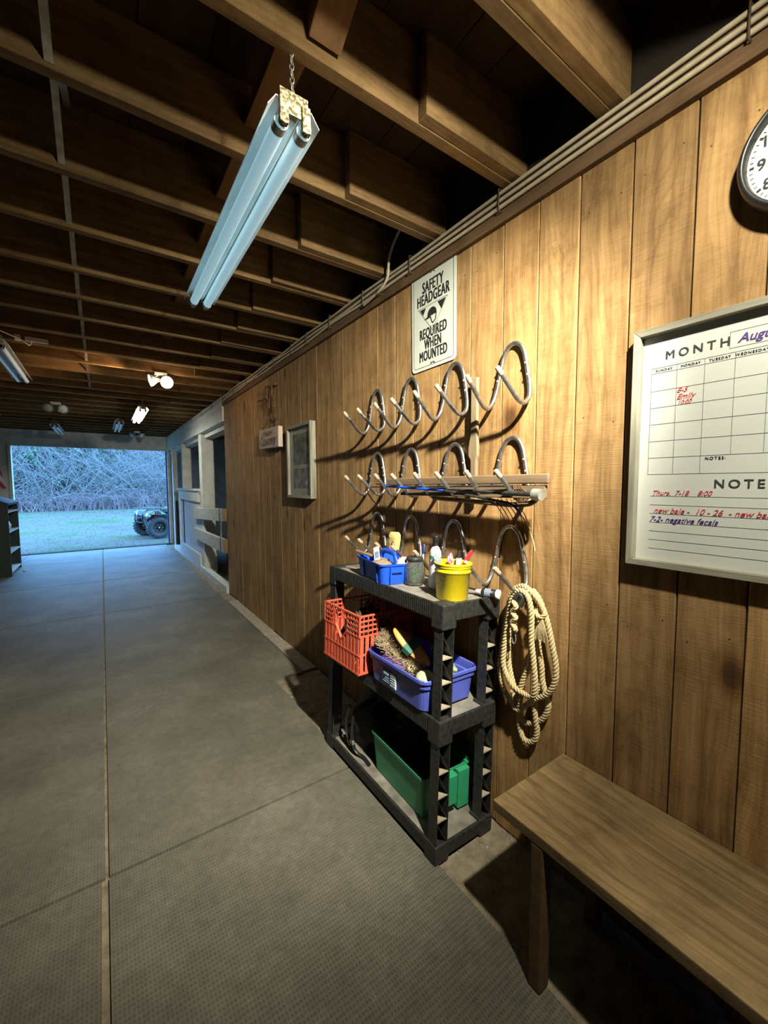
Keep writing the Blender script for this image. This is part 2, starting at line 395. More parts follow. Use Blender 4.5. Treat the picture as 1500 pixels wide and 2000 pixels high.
# ------------------------------------------------------------ text
def text_obj(name, s, mat, parent, origin, right, up, size, align='CENTER', sx=1.0, off=0.0, shear=0.0, thick=.0006, space=1.0, bold=0.0):
    cu = bpy.data.curves.new(name, 'FONT'); cu.body = s; cu.size = size; cu.align_x = align; cu.shear = shear
    cu.offset = off; cu.extrude = thick; cu.space_character = space; cu.resolution_u = 3
    t = bpy.data.objects.new(name, cu); COL.objects.link(t)
    dg = bpy.context.evaluated_depsgraph_get(); me = bpy.data.meshes.new_from_object(t.evaluated_get(dg))
    bpy.data.objects.remove(t); bpy.data.curves.remove(cu)
    right = Vector(right).normalized(); up = Vector(up).normalized(); nrm = right.cross(up)
    mb = MB()
    for ox, oy in (((0, 0),) if not bold else ((bold, bold*.5), (-bold, bold*.5), (bold, -bold*.5), (-bold, -bold*.5), (0, 0))):
        mb.add([Vector(origin) + right*(v.co.x*sx+ox) + up*(v.co.y+oy) + nrm*(v.co.z+ox*.05+oy*.03) for v in me.vertices], [tuple(f.vertices) for f in me.polygons])
    bpy.data.meshes.remove(me)
    return obj(name, mb, mat, parent)
WR = (0, -1, 0); WU = (0, 0, 1)      # reading direction of things on the right wall
def wtext(s, y, z, x, size, mat, parent, name='lettering', **kw):
    return text_obj(name, s, mat, parent, (x, y, z), WR, WU, size, **kw)

# ============================================================ the building
mb = MB(); mb.box(-4.3, 2.4, -2.6, 10.9, -.30, -.012); struct(obj('floor', mb, MAT['dirt']))

# right wall of upright planks
ys = [.608,.767,.914,1.067,1.236,1.426,1.616,1.769,1.931,2.085,2.329,2.493,2.717,2.86,3.011]
y = 3.011
while y < 5.15: y += random.choice((.14,.155,.155,.16,.19)); ys.append(y)
ys = [e for e in ys if e < 5.2] + [5.42]
near = [.608]
for w_ in (.155,.15,.135,.16,.15,.155,.15,.16,.15,.155,.15,.16,.15,.155,.15,.16,.15,.155,.15,.16,.15): near.append(near[-1]-w_)
ys = sorted(set(near[1:] + ys)); ys[0] = -2.6
mb = MB()
for a, b in zip(ys[:-1], ys[1:]):
    mb.cur = random.random(); zb = random.uniform(-.008, .012); g = random.choice((.0015,.0022,.0030)); d = random.uniform(0, .0025)
    # plank with eased edges
    e = .002
    x0 = -d; A_ = [(x0+e, a+g), (x0, a+g+e), (x0, b-g-e), (x0+e, b-g), (.02, b-g), (.02, a+g)]
    vs = [(p[0], p[1], zb) for p in A_] + [(p[0], p[1], 2.5) for p in A_]
    n = 6; mb.add(vs, [tuple(range(n))[::-1], tuple(range(n, 2*n))] + [(i, (i+1) % n, n+(i+1) % n, n+i) for i in range(n)])
wall_r = obj('wall_right', mb, MAT['plank']); struct(wall_r)
mb = MB(); mb.box(.021, .06, -2.6, 5.42, -.01, 2.74); obj('backing', mb, MAT['gap'], wall_r)
# nails heads of the planks
mb = MB()
for a, b in zip(ys[:-1], ys[1:]):
    for z in (.35, 1.0, 1.62, 2.28):
        for f in (.2, .8):
            yy = a+(b-a)*f; zz = z+random.uniform(-.03,.03); mb.cyl((-.002, yy, zz), (.002, yy, zz), .0018, 8)
obj('nail_heads', mb, MAT['staple'], wall_r)['kind'] = 'stuff'

# trim under the joists, running on over the stall front
mb = MB(); mb.box(-.022, 0, -2.6, 10.79, 2.387, 2.503); struct(obj('trim_1', mb, MAT['trim'], bev=.002))
# front wall and the open doorway
mb = MB()
mb.box(-4.3, .25, 10.80, 10.90, 2.187, 2.50)          # header
mb.box(-4.3, -2.79, 10.80, 10.90, -.01, 2.187); mb.box(.02, 2.4, 10.80, 10.90, -.01, 2.50)
mb.box(-4.3, 2.4, 10.80, 10.90, 2.50, 2.80)
struct(obj('wall_front', mb, MAT['white_paint']))
mb = MB(); mb.box(-4.3, 2.4, -2.7, -2.6, -.01, 2.8); struct(obj('wall_back', mb, MAT['plank']))
mb = MB(); mb.box(-4.4, -4.3, -2.7, 10.9, -.01, 2.8); struct(obj('wall_left', mb, MAT['stall_dark']))
d1 = sempty('door_1')
mb = MB(); mb.box(-2.79, -2.745, 10.74, 10.90, -.01, 2.19); obj('jamb', mb, MAT['white_paint'], d1)
mb = MB(); mb.box(-.015, .02, 10.80, 10.92, -.01, 2.19); obj('jamb', mb, MAT['white_paint'], d1)
mb = MB(); mb.box(-.045, -.016, 10.86, 10.92, -.01, 2.19); obj('door_track', mb, MAT['navy'], d1)
mb = MB(); mb.box(-2.775, -2.76, 10.725, 10.742, 1.02, 1.10); obj('latch', mb, MAT['rust'], d1)
mb = MB(); mb.box(-2.8, .02, 10.74, 10.93, -.02, .012); obj('threshold', mb, MAT['gap'], d1)

# ceiling: attic boards, joists, overlapping sister joists, blocking, steel bridging straps
ceil = sempty('ceiling')
mb = MB(); x = -4.3
while x < 2.4:
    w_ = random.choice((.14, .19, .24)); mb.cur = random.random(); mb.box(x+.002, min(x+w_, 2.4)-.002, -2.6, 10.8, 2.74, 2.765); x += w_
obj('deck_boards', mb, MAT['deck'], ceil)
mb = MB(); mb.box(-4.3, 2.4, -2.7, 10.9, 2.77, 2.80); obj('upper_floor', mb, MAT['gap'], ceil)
JY = [-2.11,-1.71,-1.31,-.91,-.51,-.11,.29,.69,1.042,1.465,1.88,2.275,2.69,3.06,3.43,3.86,4.245,4.62,5.02]
while JY[-1] < 10.3: JY.append(JY[-1]+.405)
JY.append(10.76)
for i, y in enumerate(JY):
    mb = MB(); mb.cur = random.random(); z0 = 2.505+random.uniform(-.002,.003)
    j = -.03 if i in (7,) else 0
    mb.box(-4.3, -.005 if i != 7 else -.005, y-.019, y+.019, z0, 2.738)
    obj('joist', mb, MAT['joist'], ceil, bev=.002, seg=1)
    if i < len(JY)-1 and i != 6:
        mb = MB(); mb.cur = random.random(); e = -.48+random.uniform(-.02,.02)
        if i == 7: e = -1.2
        mb.box(e, 2.4 if y > 5.5 else .018, y-.0578, y-.0195, z0+random.uniform(.001,.004), 2.738)
        obj('sister_joist', mb, MAT['joist'], ceil, bev=.002, seg=1)
# blocking in the bays
for i in range(7, 17):
    a, b = JY[i]+.02, JY[i+1]-.021
    mb = MB(); mb.cur = random.random(); mb.hexa([(-.86,a,2.60),(-.77,a,2.60),(-.77,b,2.60),(-.86,b,2.60),(-.86,a,2.64),(-.77,a,2.64),(-.77,b,2.64),(-.86,b,2.64)])
    if i > 7: obj('blocking', mb, MAT['block'], ceil, bev=.002, seg=1)
mb = MB(); mb.hexa([(-.83,.71,2.70),(-.74,.71,2.70),(-.735,1.012,2.53),(-.825,1.012,2.53),(-.83,.71,2.735),(-.74,.71,2.735),(-.735,1.022,2.60),(-.825,1.022,2.60)])
obj('blocking', mb, MAT['block'], ceil, bev=.002, seg=1)
mb = MB()
for p in ((-.80, 1.010, 2.575), (-.755, 1.012, 2.568)): mb.ball(p, .006)
obj('block_nails', mb, MAT['galv'], ceil)
for i in range(7, 20):
    a, b = JY[i]+.02, JY[i+1]-.02
    for s in (0, 1):
        mb = MB(); xx = -1.355 + (.012 if s else -.012)
        z0, z1 = (2.52, 2.72) if s else (2.72, 2.52)
        mb.bar((xx, a, z0), (xx, b, z1), .016, .002, (1, 0, 0)) if False else mb.bar((xx, a, z0), (xx, b, z1), .020, .003)
        obj('bridging_strap', mb, MAT['galv'], ceil)

# cables along the trim
def cable_path(z, x, amp, ph, y0=-2.5, y1=10.7):
    pts = []; y = y0
    while y < y1:
        f = min(1, max(0, (y-1.0)/1.5)); zz = z + amp*f*math.sin(y*7.0+ph)*.6 + amp*f*math.sin(y*3.1+ph*2)*.5
        pts.append((x, y, zz)); y += .06
    return pts
labs = ['upper grey electrical cable stapled along the trim above the plank wall', 'middle grey electrical cable stapled along the trim above the plank wall', 'lowest grey electrical cable stapled along the trim above the plank wall']
for k, z in enumerate((2.487, 2.462, 2.438)):
    t = thing('electrical_cable', labs[k], 'cable', (-.03, 0, z))
    mb = MB(); mb.tube(cable_path(z, -.030, .007, k*1.7), .0068, 8); obj('sheath', mb, MAT['cable'], t)
    if k == 2:
        for yy in [-.4,.35,1.065,1.60,2.03,2.44,2.8,3.1,3.5,3.9,4.3,4.8,5.3,5.9,6.6,7.4,8.3,9.3]:
            mb = MB(); mb.tube([(-.022, yy, 2.424), (-.040, yy, 2.424), (-.041, yy, 2.50), (-.022, yy, 2.50)], .0028, 6)
            obj('staple', mb, MAT['staple'], t)
t = thing('loose_cable', 'short grey cable curving up from the trim left of the headgear sign', 'cable', (-.03, 1.8, 2.43))
pts = [Vector(p) for p in [(-.036,2.02,2.418),(-.042,1.90,2.425),(-.046,1.82,2.437),(-.048,1.77,2.47),(-.05,1.76,2.52),(-.05,1.75,2.56),(-.05,1.71,2.61),(-.045,1.67,2.65)]]
def smooth(pts, n=4):
    pts = [Vector(p) for p in pts]; out = []
    P = [pts[0]*2-pts[1]] + pts + [pts[-1]*2-pts[-2]]
    for i in range(1, len(P)-2):
        for k in range(n):
            t_ = k/n; a, b, c, d = P[i-1], P[i], P[i+1], P[i+2]
            out.append(.5*((2*b) + (c-a)*t_ + (2*a-5*b+4*c-d)*t_*t_ + (3*b-a-3*c+d)*t_**3))
    out.append(pts[-1]); return out
mb = MB(); mb.tube(smooth(pts), .0068, 8); obj('sheath', mb, MAT['cable'], t)
mb = MB(); mb.tube([(-.022, 1.86, 2.42), (-.055, 1.86, 2.42), (-.055, 1.86, 2.445), (-.022, 1.86, 2.445)], .002, 5); obj('staple', mb, MAT['staple'], t)

# stall front at the far end of the wall
girder = sempty('trim_2')
mb = MB(); mb.box(-.02, .12, 5.42, 10.79, 2.20, 2.388); obj('girder', mb, MAT['white_paint'], girder)
mb = MB(); mb.box(-.024, -.021, 5.42, 10.79, 2.37, 2.502); obj('painted_face', mb, MAT['white_paint'], girder)
mb = MB(); mb.box(.06, .20, 5.42, 10.79, 2.13, 2.20); obj('lower_plate', mb, MAT['white_paint'], girder)
stall = sempty('wall_stall_front')
for (a, b, x1, z1) in ((10.08, 10.22, .10, 2.2), (8.75, 8.87, .16, 2.2), (6.92, 7.12, .19, 2.2)):
    mb = MB(); mb.box(0.0, x1, a, b, 0, z1); obj('post', mb, MAT['white_paint'], stall, bev=.004)
mb = MB(); mb.hexa([(.0,10.0,.0),(.10,10.0,.0),(.10,10.07,.0),(.0,10.07,.0),(.02,10.0,1.05),(.06,10.0,1.05),(.06,10.07,1.05),(.02,10.07,1.05)]); obj('brace', mb, MAT['stall_dark'], stall)
mb = MB(); mb.box(-.03, .06, 5.43, 10.05, -.01, .075); obj('sill', mb, MAT['white_paint'], stall)
mb = MB(); mb.box(.0, .03, 7.14, 9.2, .08, 1.32); obj('strand_board', mb, MAT['osb'], stall)
mb = MB(); mb.box(-.03, -.002, 7.14, 9.2, 1.12, 1.30); obj('header_board', mb, MAT['white_paint'], stall)
mb = MB(); mb.box(-.05, .06, 7.10, 9.26, 1.30, 1.335); obj('cap_board', mb, MAT['white_paint'], stall)
mb = MB(); mb.box(-.03, -.002, 9.0, 9.2, .08, 1.118); obj('stile', mb, MAT['white_paint'], stall)
mb = MB(); mb.box(-.03, -.002, 7.14, 9.0, .08, .25); obj('base_board', mb, MAT['white_paint'], stall)
# inside of the stall
mb = MB(); mb.box(2.3, 2.4, 5.42, 10.8, -.01, 2.75); mb.box(.06, 2.3, 5.42, 5.5, -.01, 2.75); struct(obj('wall_stall_inside', mb, MAT['stall_dark']))
mb = MB()
for z in (.75, 1.25, 1.72): mb.box(2.22, 2.29, 5.6, 10.7, z, z+.12)
obj('stall_boards', mb, MAT['trim'], bpy.data.objects['wall_stall_inside'])
for k, (za0, za1, zb0, zb1, lab, sp) in enumerate(((.935,1.10,.83,1.01,'upper whitewashed gate rail across the stall opening beyond the plank wall', 0), (.525,.70,.50,.68,'lower whitewashed gate rail across the stall opening beyond the plank wall', 1))):
    t = thing('gate_rail', lab, 'rail', (-.04, 6.4, (za0+zb0)/2), group=None)
    mb = MB(); mb.hexa([(-.055,5.43,za0),(-.003,5.43,za0),(-.003,7.48,zb0),(-.055,7.48,zb0),(-.055,5.43,za1),(-.003,5.43,za1),(-.003,7.48,zb1),(-.055,7.48,zb1)])
    obj('board', mb, MAT['osb'], t, bev=.003)
    mb = MB(); mb.hexa([(-.055,5.415,za0),(-.003,5.415,za0),(-.003,5.429,za0),(-.055,5.429,za0),(-.055,5.415,za1),(-.003,5.415,za1),(-.003,5.429,za1),(-.055,5.429,za1)])
    obj('cut_end', mb, MAT['stick'], t)
    mb = MB(); zc = (za0+za1)/2; mb.tube([(-.060, 5.56, za0-.01), (-.062, 5.56, za1+.012), (-.01, 5.56, za1+.014), (.004, 5.56, za1)], .004, 6); obj('wire_tie', mb, MAT['navy'], t)
def chain(mb, a, b, n, L=.017, r=.0022, w=.0065):
    a = Vector(a); b = Vector(b); d = (b-a).normalized(); s = d.orthogonal().normalized(); u = d.cross(s)
    for i in range(n):
        c = a.lerp(b, (i+.5)/n); v = s if i % 2 else u; hl = (b-a).length/n*.66
        pts = [c + d*math.sin(k*PI/5)*hl*(1) + v*math.cos(k*PI/5)*w for k in range(10)]
        mb.tube(pts, r, 6, closed=True)
t = thing('snap_chain', 'steel chain hanging between the two gate rails at the wall corner', 'chain', (-.065, 5.46, .8))
mb = MB(); chain(mb, (-.066, 5.47, .93), (-.062, 5.49, .71), 9, w=.011, r=.0035); obj('links', mb, MAT['galv'], t)
t = thing('snap_hook', 'small steel snap hanging low in the stall opening beside the wall corner', 'hook', (.03, 5.6, .2))
mb = MB(); chain(mb, (.03, 5.60, .5), (.03, 5.60, .20), 10, w=.010, r=.003); obj('links', mb, MAT['rust'], t)
mb = MB(); mb.ball((.03, 5.6, .17), .018, .6, .6, 1.4); mb.ball((.03, 5.57, .155), .012, .6, .6, 1.5); obj('snap', mb, MAT['galv'], t)

# rubber mats
rows = [-1.97, -.14, 1.692, 3.522, 5.347, 7.215, 9.28, 10.735]
dist_r = ['on the floor in front of the bench', 'beside the black shelf at its near end', 'on the floor left of the milk crate shelf', 'along the middle of the plank wall', 'passing the corner of the plank wall', 'in front of the whitewashed stall panel', 'at the threshold of the doorway']
dist_l = ['nearest the viewer', 'second from the viewer', 'third from the viewer', 'fourth from the viewer', 'fifth from the viewer', 'beside the dark bookcase', 'at the threshold of the doorway']
for i in range(7):
    g_ = .004 if i < 2 else .008; a, b = rows[i]+g_, rows[i+1]-g_
    for side in (0, 1, 2):
        mb = MB()
        if side == 0:
            xl, xr = (-1.340 if i < 2 else -1.338), -.12
            if i < 2: xr = -.335
            if i == 2: mb.box(xl, -.335, a, b, -.012, 0); mb.box(-.335, xr, 2.785, b, -.012, 0)
            else: mb.box(xl, xr, a, b, -.012, 0)
            lab = 'right-hand grey rubber floor mat ' + dist_r[i]
        elif side == 1:
            xl = -2.58
            mb.box(xl, (-1.352 if i > 1 else -1.362), a, b, -.012, -.0005); lab = 'left-hand grey rubber floor mat, ' + dist_l[i] + (', left of the long seam' if i < 5 else '')
        else:
            if i < 4: continue
            mb.box(-3.80, -2.586, a, b, -.012, -.001); lab = 'grey rubber floor mat under the dark bookcase, ' + ['before it', 'below it', 'by the front wall'][i-4]
        o = obj('rubber_mat', mb, MAT['rubber']); tag(o, lab, 'floor mat', 'rubber stall mats on the aisle floor')
# concrete edging strips by the wall
for a, b, xa, lab in ((3.70, 5.02, -.112, 'pale concrete edging strip at the foot of the plank wall, clean one nearer the corner'), (2.80, 3.68, -.113, 'dusty concrete edging strip at the foot of the plank wall, nearer the shelf')):
    mb = MB(); mb.box(xa, -.004, a, b, -.012, .004); o = obj('edging_strip', mb, MAT['concrete'], bev=.003); tag(o, lab, 'edging strip')
# straw and grit scattered along the wall foot and behind the shelf
mb = MB()
for k in range(900):
    if random.random() < .55: yy = random.uniform(.3, 2.9); xx = -random.random()**1.6*.36
    else: yy = random.uniform(5.1, 10.2); xx = random.uniform(-.11, -.035)
    s = random.uniform(.002, .007); z = .0005
    if random.random() < .35:
        a = random.uniform(0, PI); l = random.uniform(.01, .035); mb.tube([(xx, yy, z-.009), (xx+math.cos(a)*l, yy+math.sin(a)*l, z-.006)], .0011, 4)
    else: mb.ball((xx, yy, -.011), s, 1, 1, .6, 6, 4, jit=.5)
o = obj('straw_and_grit', mb, MAT['concrete']); tag(o, 'straw bits and grit scattered along the foot of the right wall', 'debris', kind='stuff')

# ============================================================ outside
def gz(x, y):
    return -.03 + .10*noise.noise(Vector((x*.12, y*.12, 3))) * min(1, max(0, (y-12)/6)) + max(0, y-36)*.05 - max(0, 12-y)*0
mb = MB(); nx, ny = 60, 60; vs = []; fs = []
for j in range(ny+1):
    yy = 10.92 + 60*(j/ny)**1.7
    for i in range(nx+1):
        xx = -60 + 130*(i/nx); vs.append((xx, yy, gz(xx, yy)))
for j in range(ny):
    for i in range(nx): q = j*(nx+1)+i; fs.append((q, q+1, q+nx+2, q+nx+1))
mb.add(vs, fs, True); o = obj('ground', mb, MAT['grass']); struct(o)
# tufts at the doorway side
mb = MB()
for k in range(5200):
    yy = 10.95 + random.random()**1.5*22; xx = -3.2 + random.random()*4.5 + (yy-11)*random.uniform(-.16, .16)*1.6
    h = random.uniform(.015, .045)*(1+(yy-11)*.05); a = random.uniform(0, 2*PI); w = .004*(1+(yy-11)*.12); z = gz(xx, yy)
    lx, ly = random.uniform(-.03,.03), random.uniform(-.03,.03)
    mb.add([(xx-w*math.cos(a), yy-w*math.sin(a), z-.005), (xx+w*math.cos(a), yy+w*math.sin(a), z-.005), (xx+lx, yy+ly, z+h)], [(0,1,2)])
o = obj('grass_tufts', mb, MAT['grass']); tag(o, 'short straw-pale winter grass of the field outside the doorway', 'grass', kind='stuff')

def bare_tree(x, y, h, lean, seed, r0=.07, nb=9):
    rnd = random.Random(seed); mb = MB(); mt = MB(); z = gz(x, y)
    def limb(m, p, d, L, r, depth):
        n = 5; pts = [Vector(p)]; d = Vector(d).normalized()
        for k in range(n):
            d = (d + Vector((rnd.uniform(-.22,.22), rnd.uniform(-.2,.2), rnd.uniform(-.08,.16)))).normalized()
            pts.append(pts[-1] + d*L/n)
        m.tube(pts, [r*(1-.75*k/n) for k in range(n+1)], 5 if depth < 1 else 3, caps=False)
        if depth < 3:
            for k in range(3 if depth else nb):
                q = pts[rnd.randint(1, n)] if depth else pts[min(n, 1+int(k*n/nb))]
                a = rnd.uniform(0, 2*PI); dd = d*.5 + Vector((math.cos(a), math.sin(a)*.8, rnd.uniform(-.1, .7)))
                limb(mb, q, dd, L*rnd.uniform(.4, .62), r*.42, depth+1)
    limb(mt, (x, y, z-.1), (lean, rnd.uniform(-.1,.1), 1), h, r0, 0)
    return mt, mb
spec = [(-10.5,31,5.5,.7),(-9.4,33,7,.2),(-8.2,30.5,6,-.5),(-7.4,32,7.5,.05),(-6.6,31,6.5,.6),(-5.6,33.5,8,0),(-4.9,30.5,6,-.25),(-4.0,32,7,.15),(-3.2,31,5.5,.5),(-2.2,34,8,0),(-1.2,31,7,-.08),(-.2,32.5,7.5,.1),(.6,31,7,-.05),(1.6,33,8,.05),(2.5,31,7.5,.1),(3.3,32,7,-.12),(4.2,34,8,.06),(5.2,31.5,7,-.2),(6.2,33,8,0),(-11.5,34,8,.1),(-.9,35,8,.2),(2.1,35,8,-.1),(3.9,30.2,5,-.45),(5.6,30.4,5,.3),(-3.6,29.8,4,-.8),(-6.9,29.6,4.2,.8)]
for i, (x, y, h, ln) in enumerate(spec):
    t = thing('bare_tree', ['leafless slim tree at the wood edge beyond the field', 'leafless leaning tree at the wood edge beyond the field'][abs(ln) > .3], 'tree', (x, y, gz(x, y)), group=['slim bare trees at the wood edge', 'leaning bare trees at the wood edge'][abs(ln) > .3])
    mt, mbr = bare_tree(x, y, h, ln, i+3, .028+.018*random.random(), 15)
    obj('trunk', mt, MAT['bark'] if i % 3 else MAT['bark_dark'], t); obj('branches', mbr, MAT['bark'], t)
for i, (x, y, h, w) in enumerate(((-8.4,33.0,9,3.4),(-4.6,32.6,9,3.2),(-1.8,33.4,8,2.4),(-11.5,36,11,3.2),(-.4,37,11,3.0),(3.6,38,11,2.6),(6.6,36,10,2.6))):
    t = thing('evergreen_tree', 'dark green conifer with drooping boughs standing among the bare trees', 'tree', (x, y, gz(x, y)), group='conifers in the wood')
    mb = MB(); mb.tube([(x, y, gz(x,y)-.1), (x, y, h)], [.18, .02], 7); obj('trunk', mb, MAT['bark_dark'], t)
    mb = MB()
    for k in range(2600):
        f = random.random()**.8; z = 1.4+f*(h-1.6); R = w*(1-.75*f)*random.uniform(.25, 1); a = random.uniform(0, 2*PI)
        c = Vector((x+math.cos(a)*R, y+math.sin(a)*R*.8, z-R*.25)); s = random.uniform(.12, .30)
        d = Vector((math.cos(a), math.sin(a)*.8, -.25+random.uniform(-.3,.3))).normalized(); sd = Vector((-math.sin(a), math.cos(a), random.uniform(-.4,.4)))
        mb.add([c-d*s, c+sd*s*.35, c+d*s, c-sd*s*.35], [(0,1,2,3)])
    obj('boughs', mb, MAT['needle'], t)
mb = MB()
for k in range(9000):
    y = random.uniform(29, 36); x = random.uniform(-14, 9); z = gz(x, y); h = random.uniform(.3, 1.3)*(1+.25*noise.noise(Vector((x*.5, y*.3, 0)))) + max(0, y-31)*.25
    d = Vector((random.uniform(-.5,.5), random.uniform(-.4,.4), 1)); e = Vector((x, y, z)) + d*h
    m_ = Vector((x, y, z)) + d*h*.55 + Vector((random.uniform(-.15,.15), 0, 0))
    mb.tube([(x, y, z), m_, e], [.017, .012, .004], 3, caps=False)
    for q in range(2):
        dd = Vector((random.uniform(-1,1), random.uniform(-.5,.5), random.uniform(.1,.8))).normalized()*h*.35; mb.tube([m_, m_+dd], [.009, .003], 3, caps=False)
o = obj('underbrush', mb, MAT['scrub']); tag(o, 'tangled pinkish-brown leafless underbrush along the edge of the wood', 'underbrush', kind='stuff')
mb = MB()
for k in range(5200):
    y = random.uniform(29.5, 36); x = random.uniform(-14, 9); z = gz(x, y); h = random.uniform(1.2, 5.2)
    P_ = [Vector((x, y, z + (random.uniform(0, 2.6) if k % 2 else 0)))]; d = Vector((random.uniform(-.9,.9), random.uniform(-.3,.3), random.uniform(.25, 1))).normalized()
    for q in range(5):
        d = (d+Vector((random.uniform(-.3,.3), random.uniform(-.2,.2), random.uniform(-.28,.12)))).normalized(); P_.append(P_[-1]+d*h/5)
    mb.tube(P_, [.017, .015, .013, .010, .007, .004], 3, caps=False)
o = obj('bare_twigs', mb, MAT['bark']); tag(o, 'pale tangle of thin leafless twigs filling the wood edge', 'twigs', kind='stuff')
# wooded slope behind
mb = MB(); vs = []; fs = []; nx, ny = 90, 26
for j in range(ny+1):
    for i in range(nx+1):
        x = -40+80*i/nx; f = j/ny; y = 37+f*14; z = gz(x, 37)+f*13
        q = noise.noise(Vector((x*.45, f*7, 1)))*1.5 + noise.noise(Vector((x*1.7, f*24, 5)))*.8; vs.append((x, y+q, z+q*.6))
for j in range(ny):
    for i in range(nx): q = j*(nx+1)+i; fs.append((q, q+1, q+nx+2, q+nx+1))
mb.add(vs, fs, True); o = obj('wooded_hillside', mb, plain('leaf_litter_slope', (.10,.075,.08), .95, 0, .6, 1.1)); struct(o)

# ============================================================ things on the right wall
# --- bridle racks: one bent steel tube each, screwed to the wall
def rack_path():
    half = [(-.182,.070,-.132),(-.150,.0735,-.163),(-.115,.077,-.197),(-.088,.080,-.222),(-.062,.083,-.234),(-.036,.084,-.222),(-.020,.081,-.195),(-.0135,.073,-.155),(-.0125,.063,-.11),(-.0125,.053,-.065),(-.0125,.042,-.032),(-.0125,.024,-.009),(-.0125,0,0)]
    full = half + [(x, -y, z) for x, y, z in half[-2::-1]]
    return smooth(full, 3)
def make_rack():
    t = thing('bridle_rack', '', 'bridle rack', (0, 0, 0), group='bent tube bridle racks on the plank wall')
    P = rack_path(); mb = MB(); mb.tube(P, .0085, 12); obj('bent_tube', mb, MAT['chrome'], t, local=True)
    for s in (1, -1):
        a = Vector((-.182, s*.070, -.132)); d = Vector((-.032, -s*.0035, .031)).normalized(); mb = MB()
        mb.tube([a-d*.024, a+d*.004, a+d*.008], [.0089, .0089, .006], 12); obj('bare_tip', mb, MAT['tip'], t, local=True)
        for z, yy in ((-.085, .0575), (-.128, .067)):
            mb = MB(); mb.ball((-.0215, s*yy, z), .0052, .7, 1, 1, 10, 6); mb.tube([(-.013, s*(yy), z), (-.010, s*(yy-.012), z-.006)], [.0025, .001], 5)
            obj('screw', mb, MAT['screw'], t, local=True)
    return t
rk = make_rack(); first = True
rown = ['top', 'middle', 'bottom']; RZ = (1.93, 1.582, 1.242); RY = (1.925, 1.62, 1.312, 1.005)
coln = ['nearest the photo frame', 'second from the photo frame', 'third from the photo frame', 'nearest the calendar']
extra = {(0,2): ', under the headgear sign', (2,3): ', holding the coiled rope', (2,0): ', behind the blue caddy', (2,2): ', behind the yellow pail'}
for i, z in enumerate(RZ):
    for j, y in enumerate(RY):
        lab = 'bent steel bridle rack, %s row, %s%s' % (rown[i], coln[j], extra.get((i, j), ''))
        r_ = rk if first else dup(rk, (0, y, z), lab); r_.location = (0, y, z); r_['label'] = lab; first = False
        r_.rotation_euler = (random.uniform(-.02, .02), 0, 0)

# --- safety sign
t = thing('safety_sign', 'white metal safety headgear sign with black lettering high on the plank wall', 'sign', (-.004, 1.47, 2.18))
def rrect(w, h, r, n=5):
    pts = []
    for cx, cy, a0 in ((w/2-r, h/2-r, 0), (-w/2+r, h/2-r, PI/2), (-w/2+r, -h/2+r, PI), (w/2-r, -h/2+r, 1.5*PI)):
        for k in range(n+1): a = a0+PI/2*k/n; pts.append((cx+r*math.cos(a), cy+r*math.sin(a)))
    return pts
def wallmat(x, y, z, roll=0):     # local x -> reading direction (-Y), local y -> up, local z -> out of the wall (-X)
    return Matrix(((0,0,-1,x),(-1,0,0,y),(0,1,0,z),(0,0,0,1))) @ Matrix.Rotation(roll, 4, 'Z')
SM = wallmat(-.004, 1.47, 2.18, .012)
mb = MB(); mb.prism(rrect(.305, .457, .022), 0, .0022, SM); obj('plate', mb, MAT['sign'], t)
mb = MB(); a = rrect(.276, .428, .016); b = rrect(.272, .424, .014); n = len(a)
mb.add([(p[0], p[1], .0028) for p in a]+[(p[0], p[1], .0028) for p in b], [(i, (i+1) % n, n+(i+1) % n, n+i) for i in range(n)], False, SM)
obj('border_line', mb, MAT['sign_black'], t)
def stext(s, dx, dy, size, sx, par=t, mt=None, x=-.0064, off=0):
    o_ = SM @ Vector((dx, dy, 0)); rt = (SM.to_3x3() @ Vector((1,0,0))); up = (SM.to_3x3() @ Vector((0,1,0)))
    return text_obj('lettering', s, mt or MAT['sign_black'], par, (x, o_.y, o_.z), rt, up, size, 'CENTER', sx, off, thick=.0003, space=1.10, bold=.0019)
stext('SAFETY', 0, .128, .070, .58); stext('HEADGEAR', 0, .074, .070, .58)
stext('REQUIRED', 0, -.083, .066, .56); stext('WHEN', 0, -.134, .066, .56); stext('MOUNTED', 0, -.186, .066, .56)
mb = MB()
def tri_ring(p, q):
    n = 3; mb.add([(x, y, .0028) for x, y in p]+[(x, y, .0028) for x, y in q], [(i, (i+1) % n, n+(i+1) % n, n+i) for i in range(n)], False, SM)
tri_ring([(-.102,.062),(.102,.062),(0,-.060)], [(-.098,.060),(.098,.060),(0,-.057)])
mb.add([(-.09,.056,.0028),(-.045,.056,.0028),(-.067,.026,.0028)], [(0,1,2)], False, SM)
mb.add([(.035,.056,.0028),(.09,.056,.0028),(.060,.016,.0028)], [(0,1,2)], False, SM)
dome = [(.032*math.cos(a)-.004, .016+.030*math.sin(a)) for a in [PI*k/12 for k in range(13)]]
mb.add([(x, y, .003) for x, y in dome] + [(-.036,.010,.003),(.028,.010,.003)], [tuple(range(13)) + (13, 14)], False, SM)
mb.add([(-.058,.004,.003),(-.034,.012,.003),(-.01,.008,.003),(-.014,.002,.003),(-.05,.000,.003)], [(0,1,2,3,4)], False, SM)
